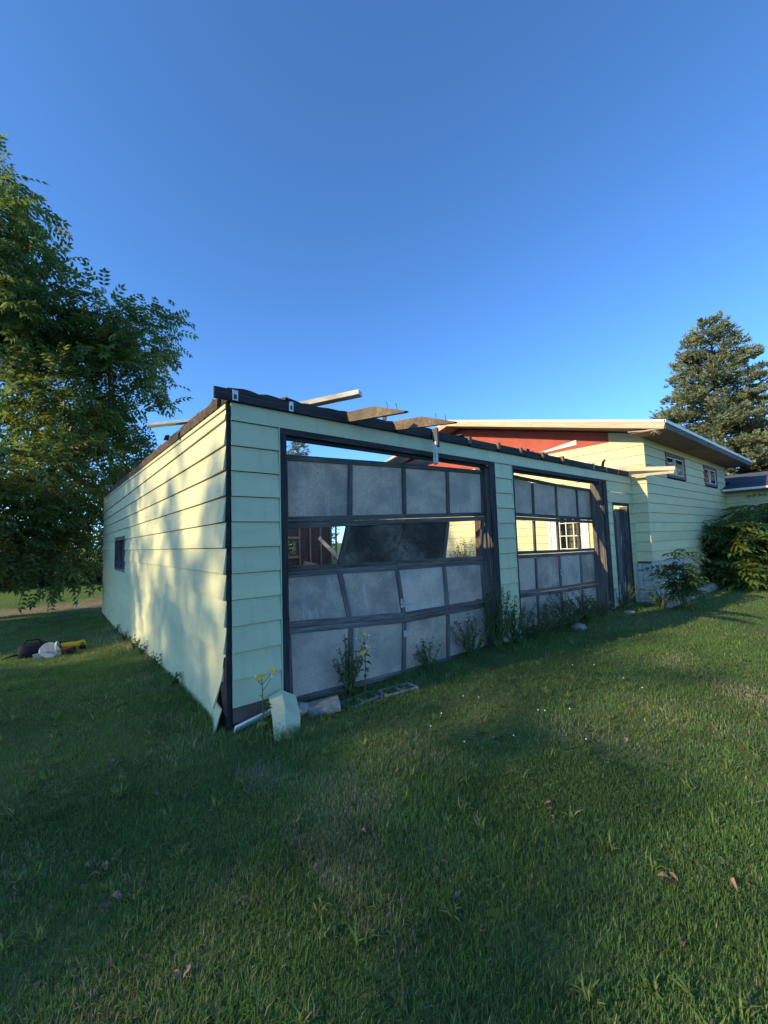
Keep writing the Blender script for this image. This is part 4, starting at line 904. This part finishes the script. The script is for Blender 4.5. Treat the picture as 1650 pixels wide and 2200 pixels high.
# flowering stems
def flower_plant(base, h, label, seed, heads):
    rs = random.Random(seed); b = Vector(base); root = empty('flowering_weed', b, label, 'flower', 'yellow flowers by the garage'); mb = MB()
    mb.tube([b, b + Vector((.015, 0, h * .5)), b + Vector((.0, -.01, h))], [.006, .005, .003], 5); tips = []
    for k in range(heads):
        a = rs.uniform(0, 6.28); z0 = h * rs.uniform(.55, .95); p = b + Vector((0.005, 0, z0)); t = p + Vector((math.cos(a) * .09, math.sin(a) * .05, rs.uniform(.03, .10))); mb.tube([p, p.lerp(t, .5) + Vector((0, 0, -.01)), t], [.003, .0025, .002], 4); tips.append(t)
    wobj('stem', mb.v, mb.f, STEM, root)
    for k, t in enumerate([b + Vector((0, -.01, h))] + tips):
        vs, fs = [t + Vector((0, 0, .004))], []; np_ = 7; R = .024 if k % 2 == 0 else .014; nrm = Vector((rs.uniform(-.3, .3), -1, rs.uniform(.1, .6))).normalized(); u = nrm.orthogonal().normalized(); v = nrm.cross(u)
        for i in range(np_ * 2):
            th = math.pi * i / np_; rr = R if i % 2 == 0 else R * .55; vs.append(t + (u * math.cos(th) + v * math.sin(th)) * rr + nrm * (.006 if i % 2 == 0 else 0))
        fs = [(0, i + 1, (i + 1) % (np_ * 2) + 1) for i in range(np_ * 2)]
        wobj('blossom', vs, fs, PETALY if k % 2 == 0 else PETALW, root)
    lv = []
    for k in range(7):
        p = b + Vector((0.01, 0, h * (.06 + .1 * k))); a = rs.uniform(0, 6.28); d = Vector((math.cos(a), math.sin(a), .3)); sd = d.cross(Vector((0, 0, 1))).normalized(); L = .14 - .012 * k
        wobj('leaf', [p, p + d * L * .45 + sd * .022, p + d * L + Vector((0, 0, -.05)), p + d * L * .45 - sd * .022], [(0, 1, 2, 3)], STEM, root)
flower_plant((0.17, -.27, gz(.17, -.27)), .48, 'yellow flowering weed before the torn left corner of the garage', 5, 4)
flower_plant((1.27, -.16, gz(1.27, -.16)), .62, 'yellow flowering weed before the buckled garage door', 6, 7)

# ------------------------------------------------------------------ tools on the grass
def tloc(x, y): return Vector((x, y, gz(x, y)))
b0 = tloc(-1.36, 5.25)
bag = empty('tool_bag', b0, 'black soft tool bag lying on the grass by the left wall', 'bag')
def blob(name, c, s, mat, parent, seed, sub=2, jit=.1):
    r = random.Random(seed); bm = bmesh.new(); bmesh.ops.create_icosphere(bm, subdivisions=sub, radius=1)
    for v in bm.verts:
        q = v.co.copy(); e = .55
        v.co = Vector([math.copysign(abs(t) ** e, t) for t in q]); v.co = Vector((v.co.x * s[0], v.co.y * s[1], v.co.z * s[2])) * (1 + r.uniform(-jit, jit))
    me = bpy.data.meshes.new(name); bm.to_mesh(me); bm.free(); me.materials.append(mat); me.polygons.foreach_set('use_smooth', [True] * len(me.polygons))
    return put(name, me, parent, Matrix.Translation(c))
blob('body', b0 + Vector((0, 0, .10)), (.20, .15, .11), BLACKP, bag, 1); blob('flap', b0 + Vector((.22, .03, .11)), (.14, .10, .06), BLACKP, bag, 2)
mb = MB().tube([b0 + Vector((-.14, 0, .18)), b0 + Vector((-.08, .02, .25)), b0 + Vector((.06, .02, .25)), b0 + Vector((.12, 0, .19))], [.013] * 4, 6); wobj('handle', mb.v, mb.f, BLACKP, bag, True)
mb = MB().tube([b0 + Vector((-.18, -.05, .06)), b0 + Vector((-.30, -.06, .05)), b0 + Vector((-.36, -.08, .03))], [.016, .012, .004], 6); wobj('strap', mb.v, mb.f, BLACKP, bag, True)
s0 = tloc(-1.16, 4.92)
saw = empty('circular_saw', s0, 'pale metal circular saw lying on the grass before the black tool bag', 'circular saw')
def disc(name, c, nrm, R, th, mat, parent, n=28, holes=0, arc=(0, 2 * math.pi), r0=0.0):
    nrm = Vector(nrm).normalized(); u = nrm.orthogonal().normalized(); v = nrm.cross(u); vs, fs = [], []; c = Vector(c)
    for k in range(n + 1):
        a = interp(arc[0], arc[1], k / n)
        for rr in (r0, R):
            for t in (-th / 2, th / 2): vs.append(c + (u * math.cos(a) + v * math.sin(a)) * rr + nrm * t)
    for k in range(n):
        a = k * 4; b = a + 4; fs += [(a + 2, a + 3, b + 3, b + 2), (a + 1, b + 1, b + 3, a + 3), (a, a + 2, b + 2, b), (a, b, b + 1, a + 1)]
    return wobj(name, vs, fs, mat, parent)
NR = (.25, -.85, .45)
disc('upper_guard', s0 + Vector((0, 0, .10)), NR, .125, .05, PALEM, saw, 24, arc=(0, 2 * math.pi), r0=.05)
disc('blade', s0 + Vector((-.005, -.03, .085)), NR, .085, .006, PINKM, saw, 30, r0=.008)
disc('hub', s0 + Vector((-.008, -.036, .083)), NR, .022, .012, DARKPL, saw, 12)
disc('rim', s0 + Vector((.10, .02, .11)), (1, -.25, .1), .11, .018, WHITEP, saw, 24, r0=.095)
blob('motor', s0 + Vector((.06, .09, .09)), (.10, .07, .07), DARKPL, saw, 4); 
put('base_plate', box_mesh('base_plate', .34, .006, .15, PALEM, .002), saw, Matrix.Translation(s0 + Vector((-.02, -.03, .03))) @ Matrix.Rotation(.3, 4, 'X') @ Matrix.Rotation(-.1, 4, 'Y'))
mb = MB().tube([s0 + Vector((-.05, .08, .14)), s0 + Vector((0, .12, .20)), s0 + Vector((.10, .14, .18)), s0 + Vector((.14, .12, .10))], [.016] * 4, 7); wobj('handle', mb.v, mb.f, DARKPL, saw, True)
r0_ = tloc(-.92, 5.22)
rs_ = empty('reciprocating_saw', r0_, 'yellow and black reciprocating saw lying on the grass beside the tool bag', 'power saw')
blob('body', r0_ + Vector((0, 0, .09)), (.17, .05, .05), YELLOW, rs_, 6, 2, .06); blob('front_boot', r0_ + Vector((-.24, .01, .08)), (.10, .04, .04), DARKPL, rs_, 7, 2, .05)
mb = MB().tube([r0_ + Vector((.12, 0, .12)), r0_ + Vector((.22, .01, .13)), r0_ + Vector((.24, 0, .06)), r0_ + Vector((.13, 0, .045))], [.022, .022, .02, .022], 7); wobj('handle', mb.v, mb.f, YELLOW, rs_, True)
board('saw_blade', r0_ + Vector((-.33, .01, .08)), r0_ + Vector((-.55, .02, .10)), .018, .002, METAL, rs_); blob('battery', r0_ + Vector((.20, -.01, .04)), (.05, .04, .035), DARKPL, rs_, 9)
d0 = tloc(-.95, 5.0)
dr = empty('impact_driver', d0, 'orange red drill driver lying between the saws on the grass', 'drill')
blob('body', d0 + Vector((0, 0, .07)), (.085, .04, .04), ORANGE, dr, 11, 2, .05); disc('chuck', d0 + Vector((.10, -.01, .07)), (1, 0, 0), .03, .05, DARKPL, dr, 14)
mb = MB().tube([d0 + Vector((-.04, 0, .06)), d0 + Vector((-.08, -.05, .05)), d0 + Vector((-.10, -.10, .04))], [.022, .02, .024], 7); wobj('grip', mb.v, mb.f, ORANGE, dr, True)
blob('battery', d0 + Vector((.05, -.07, .05)), (.05, .05, .035), DARKPL, dr, 12)

# ------------------------------------------------------------------ fallen leaves, clover
def leaf_mesh(seed):
    r = random.Random(seed); L, W = .085, .042; vs, fs = [], []; n = 5
    for i in range(n + 1):
        t = i / n; w = W * math.sin(math.pi * min(.98, t + .03)) ** .8 * (1 + r.uniform(-.15, .15)); c = .018 * math.sin(t * 3.1 + r.random()); cu = r.uniform(.25, .8)
        vs += [((t - .5) * L, -w / 2, c + cu * w * .6), ((t - .5) * L, 0, c), ((t - .5) * L, w / 2, c + cu * w * .7)]
    for i in range(n):
        a = i * 3; fs += [(a, a + 1, a + 4, a + 3), (a + 1, a + 2, a + 5, a + 4)]
    return mkmesh('fallen_leaf', vs, fs, DRYLEAF)
LM = [leaf_mesh(i) for i in range(5)]
spots = [(1.13, -1.88), (2.12, -2.2), (1.0, -2.23), (1.04, -2.20), (.95, -2.27), (.13, -1.69), (-.07, -1.67), (-.95, -1.02), (-.92, -1.06), (-.99, -1.0), (-.96, -1.10), (-.95, -1.33), (-.90, -1.31), (-.78, -1.83), (-.74, -1.85), (.95, -2.79), (.99, -2.81), (.68, -2.93), (1.18, -3.03), (1.14, -2.98), (-.56, .03), (-.50, .06), (-1.23, .31), (-1.18, .28), (-1.14, .25), (-1.27, .33), (-1.1, .30), (-1.05, .27), (-1.14, -.08), (-1.11, .02), (-1.17, .10), (-.79, .06), (-.76, .02), (-.82, .01), (-.78, .10), (.62, -1.4), (1.6, -1.3), (.75, -.95), (2.9, -1.6), (-.5, -.75), (-.62, -.6), (.3, -2.1)]
for i, (x, yy) in enumerate(spots):
    o = put('fallen_leaf', LM[i % 5], None, Matrix.Translation((x, yy, gz(x, yy) + .020)) @ Matrix.Rotation(random.uniform(0, 6.28), 4, 'Z') @ Matrix.Rotation(random.uniform(-.5, .5), 4, 'X') @ Matrix.Scale(random.uniform(.38, .72), 4))
    tag(o, 'small curled dry leaf lying on the shaded lawn', 'leaf', 'dry leaves scattered on the lawn')
bm = bmesh.new(); bmesh.ops.create_icosphere(bm, subdivisions=1, radius=.0065); cl = bpy.data.meshes.new('clover_blossom'); bm.to_mesh(cl); bm.free(); cl.materials.append(PETALW)
for i in range(14):
    x, yy = random.uniform(1.2, 3.6), random.uniform(-2.1, -.8)
    tag(put('clover_blossom', cl, None, Matrix.Translation((x, yy, gz(x, yy) + .06))), 'tiny white clover blossom in the lawn before the garage', 'clover', 'white clover blossoms in the lawn')

# ------------------------------------------------------------------ grass blades
def value_noise(x, y, s, seed):
    r = np.random.default_rng(seed); g = r.random((64, 64)); u = (x * s) % 63; v = (y * s) % 63; i = u.astype(int); j = v.astype(int); fu = u - i; fv = v - j; fu = fu * fu * (3 - 2 * fu); fv = fv * fv * (3 - 2 * fv)
    return (g[i, j] * (1 - fu) + g[i + 1, j] * fu) * (1 - fv) + (g[i, j + 1] * (1 - fu) + g[i + 1, j + 1] * fu) * fv
def fractal(x, y, s, seed): return .5 * value_noise(x + 50, y + 50, s, seed) + .3 * value_noise(x + 50, y + 50, s * 2.3, seed + 1) + .2 * value_noise(x + 50, y + 50, s * 5.1, seed + 2)
rng = np.random.default_rng(99)
yaw = math.atan2(F_.x, F_.y)
def sample_ring(r0, r1, n, half=math.radians(58)):
    r = np.sqrt(rng.uniform(r0 * r0, r1 * r1, n)); a = yaw + rng.uniform(-half, half, n); return CAM.x + r * np.sin(a), CAM.y + r * np.cos(a)
def inside_building(x, y):
    g = (x > -.01) & (x < 8.9) & (y > .08) & (y < 10.95); h = (x > 8.86) & (y > -.33) & (x < 16.2) & (y < 10.5); k = (x > 8.5) & (x < 12.7) & (y > -.70) & (y < -.3); w = (x > 15.9) & (y < 1)
    return g | h | k | w
GREEN_A = np.array((.070, .142, .042)); GREEN_B = np.array((.180, .300, .088)); DRY = np.array((.38, .345, .22))
def grass(r0, r1, n, hgt, wid, seg, name):
    x, y = sample_ring(r0, r1, n); ok = ~inside_building(x, y); f = fractal(x, y, .55, 3); bare = fractal(x, y, 1.6, 9)
    dirt = np.exp(-((y - 14.3) / 1.5) ** 2) * .95
    ok &= rng.random(n) > np.clip((bare - .57) * 3, 0, .40); ok &= rng.random(n) > dirt
    x, y, f, bare = x[ok], y[ok], f[ok], bare[ok]; n = len(x); z = ground_z(x, y)
    edge = np.maximum(np.exp(-np.abs(y + .12) / .22) * (x > -.3) * (x < 9), np.exp(-np.abs(x + .10) / .20) * (y > -.4) * (y < 11)); edge = np.maximum(edge, np.exp(-((x - .25) ** 2 + (y + .35) ** 2) / .12))
    tall = 1 + 2.0 * edge * rng.random(n) + .6 * np.clip(f - .5, 0, 1)
    tuft = fractal(x, y, 3.6, 77); h = hgt * rng.uniform(.45, 1.25, n) * tall * (.55 + .95 * tuft ** 1.3); w = wid * rng.uniform(.7, 1.3, n)
    a = rng.uniform(0, 2 * np.pi, n); lean = rng.gamma(2.0, .28, n).clip(0, 1.3); dx, dy = np.cos(a), np.sin(a); px, py = -dy, dx
    lush = np.clip((x - 5.5) / 2.5, 0, 1) * .75 + np.clip((-.1 - x) / .5, 0, 1) * (y > .3) * .7
    dry = rng.random(n) < np.clip(.16 + 3.6 * (f - .50), .04, .78) * (1 - lush)
    t = np.clip(rng.normal(.40, .26, n) + .5 * (.5 - bare), 0, 1)[:, None]; c = GREEN_A * (1 - t) + GREEN_B * t; c[dry] = DRY * rng.uniform(.55, 1.1, (dry.sum(), 1))
    c = c * (.62 + .76 * fractal(x, y, 2.4, 55))[:, None]
    b0 = np.stack([x - px * w / 2, y - py * w / 2, z - .004], 1); b1 = np.stack([x + px * w / 2, y + py * w / 2, z - .004], 1)
    tip = np.stack([x + dx * h * lean, y + dy * h * lean, z + h * np.cos(lean * .8)], 1)
    if seg == 2:
        mx, my, mz = x + dx * h * lean * .32, y + dy * h * lean * .32, z + h * .58
        m0 = np.stack([mx - px * w * .4, my - py * w * .4, mz], 1); m1 = np.stack([mx + px * w * .4, my + py * w * .4, mz], 1)
        V = np.stack([b0, b1, m1, m0, tip], 1).reshape(-1, 3); o = np.arange(n)[:, None] * 5
        loops = (o + np.array([0, 1, 2, 3, 3, 2, 4])).ravel(); st = (np.arange(n)[:, None] * 7 + np.array([0, 4])).ravel(); to = np.tile([4, 3], n); k = 5
    else:
        V = np.stack([b0, b1, tip], 1).reshape(-1, 3); loops = np.arange(n * 3); st = np.arange(n) * 3; to = np.full(n, 3); k = 3
    tint = np.repeat(c, k, 0)
    tag(put(name, poly_mesh(name, V, loops, st, to, GRASS, tint)), {'near_grass': 'short shaded grass of the lawn in the foreground', 'mid_grass': 'grass of the lawn in front of the garage and beside its left wall', 'far_grass': 'grass of the lawn farther off around the buildings'}[name], 'grass', kind='stuff')
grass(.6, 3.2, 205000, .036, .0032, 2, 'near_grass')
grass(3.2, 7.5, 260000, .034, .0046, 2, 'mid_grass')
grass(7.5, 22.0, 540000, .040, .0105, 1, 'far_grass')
# patches of clover and small broad leaves in the lawn
rng = np.random.default_rng(123)
def broad(n, r0, r1):
    x, y = sample_ring(r0, r1, n); m = fractal(x, y, .9, 41); ok = (m > .56) & ~inside_building(x, y) & (y < 9); return x[ok], y[ok]
xs, ys_ = zip(*[broad(*q) for q in ((26000, .6, 3.5), (30000, 3.5, 9.0))]); x = np.concatenate(xs); y = np.concatenate(ys_); n = len(x)
P = np.stack([x, y, ground_z(x, y) + rng.uniform(.006, .032, n)], 1); D = rng.normal(size=(n, 3)) * [1, 1, .25]
me = inst_mesh('clover_patch', SIMPLE[0], SIMPLE[1], rot_from_dir(D, rng.normal(0, .35, n)), rng.uniform(.010, .026, n), P, GRASS, tints(n, (.07, .125, .035), (.16, .235, .075), .04))
tag(put('clover_patch', me), 'patches of clover and small broad leaves growing in the lawn', 'clover', kind='stuff')
# coarse tufts and flat rosettes
rng = np.random.default_rng(321)
blade = (np.array([(0, .05, 0), (0, -.05, 0), (.55, -.045, .30), (.55, .045, .30), (.55, .045, .30), (.55, -.045, .30), (1.0, -.008, .22), (1.0, .008, .22)], float), [(0, 1, 2, 3), (4, 5, 6, 7)])
def clumps(nc, per, r0, r1, size, flat, leaf, cols, name, label):
    x, y = sample_ring(r0, r1, nc); ok = ~inside_building(x, y) & (y < 9); x, y = np.repeat(x[ok], per), np.repeat(y[ok], per); n = len(x)
    az = rng.uniform(0, 6.283, n); D = np.stack([np.cos(az), np.sin(az), rng.uniform(*flat, n)], 1); P = np.stack([x + rng.normal(0, .012, n), y + rng.normal(0, .012, n), ground_z(x, y) + .004], 1)
    me = inst_mesh(name, leaf[0], leaf[1], rot_from_dir(D, rng.normal(0, .3, n)), rng.uniform(.5, 1.2, n) * size, P, GRASS, tints(n, *cols, .12, (.38, .33, .20)))
    tag(put(name, me), label, 'lawn plants', kind='stuff')
clumps(620, 16, .8, 8, .068, (.1, 1.3), blade, ((.11, .17, .045), (.25, .33, .10)), 'coarse_tufts', 'coarse tufts of broader grass scattered through the lawn')
clumps(380, 9, .8, 7, .055, (.0, .35), SIMPLE, ((.07, .125, .04), (.16, .23, .085)), 'leaf_rosettes', 'flat rosettes of broad weed leaves scattered through the lawn')
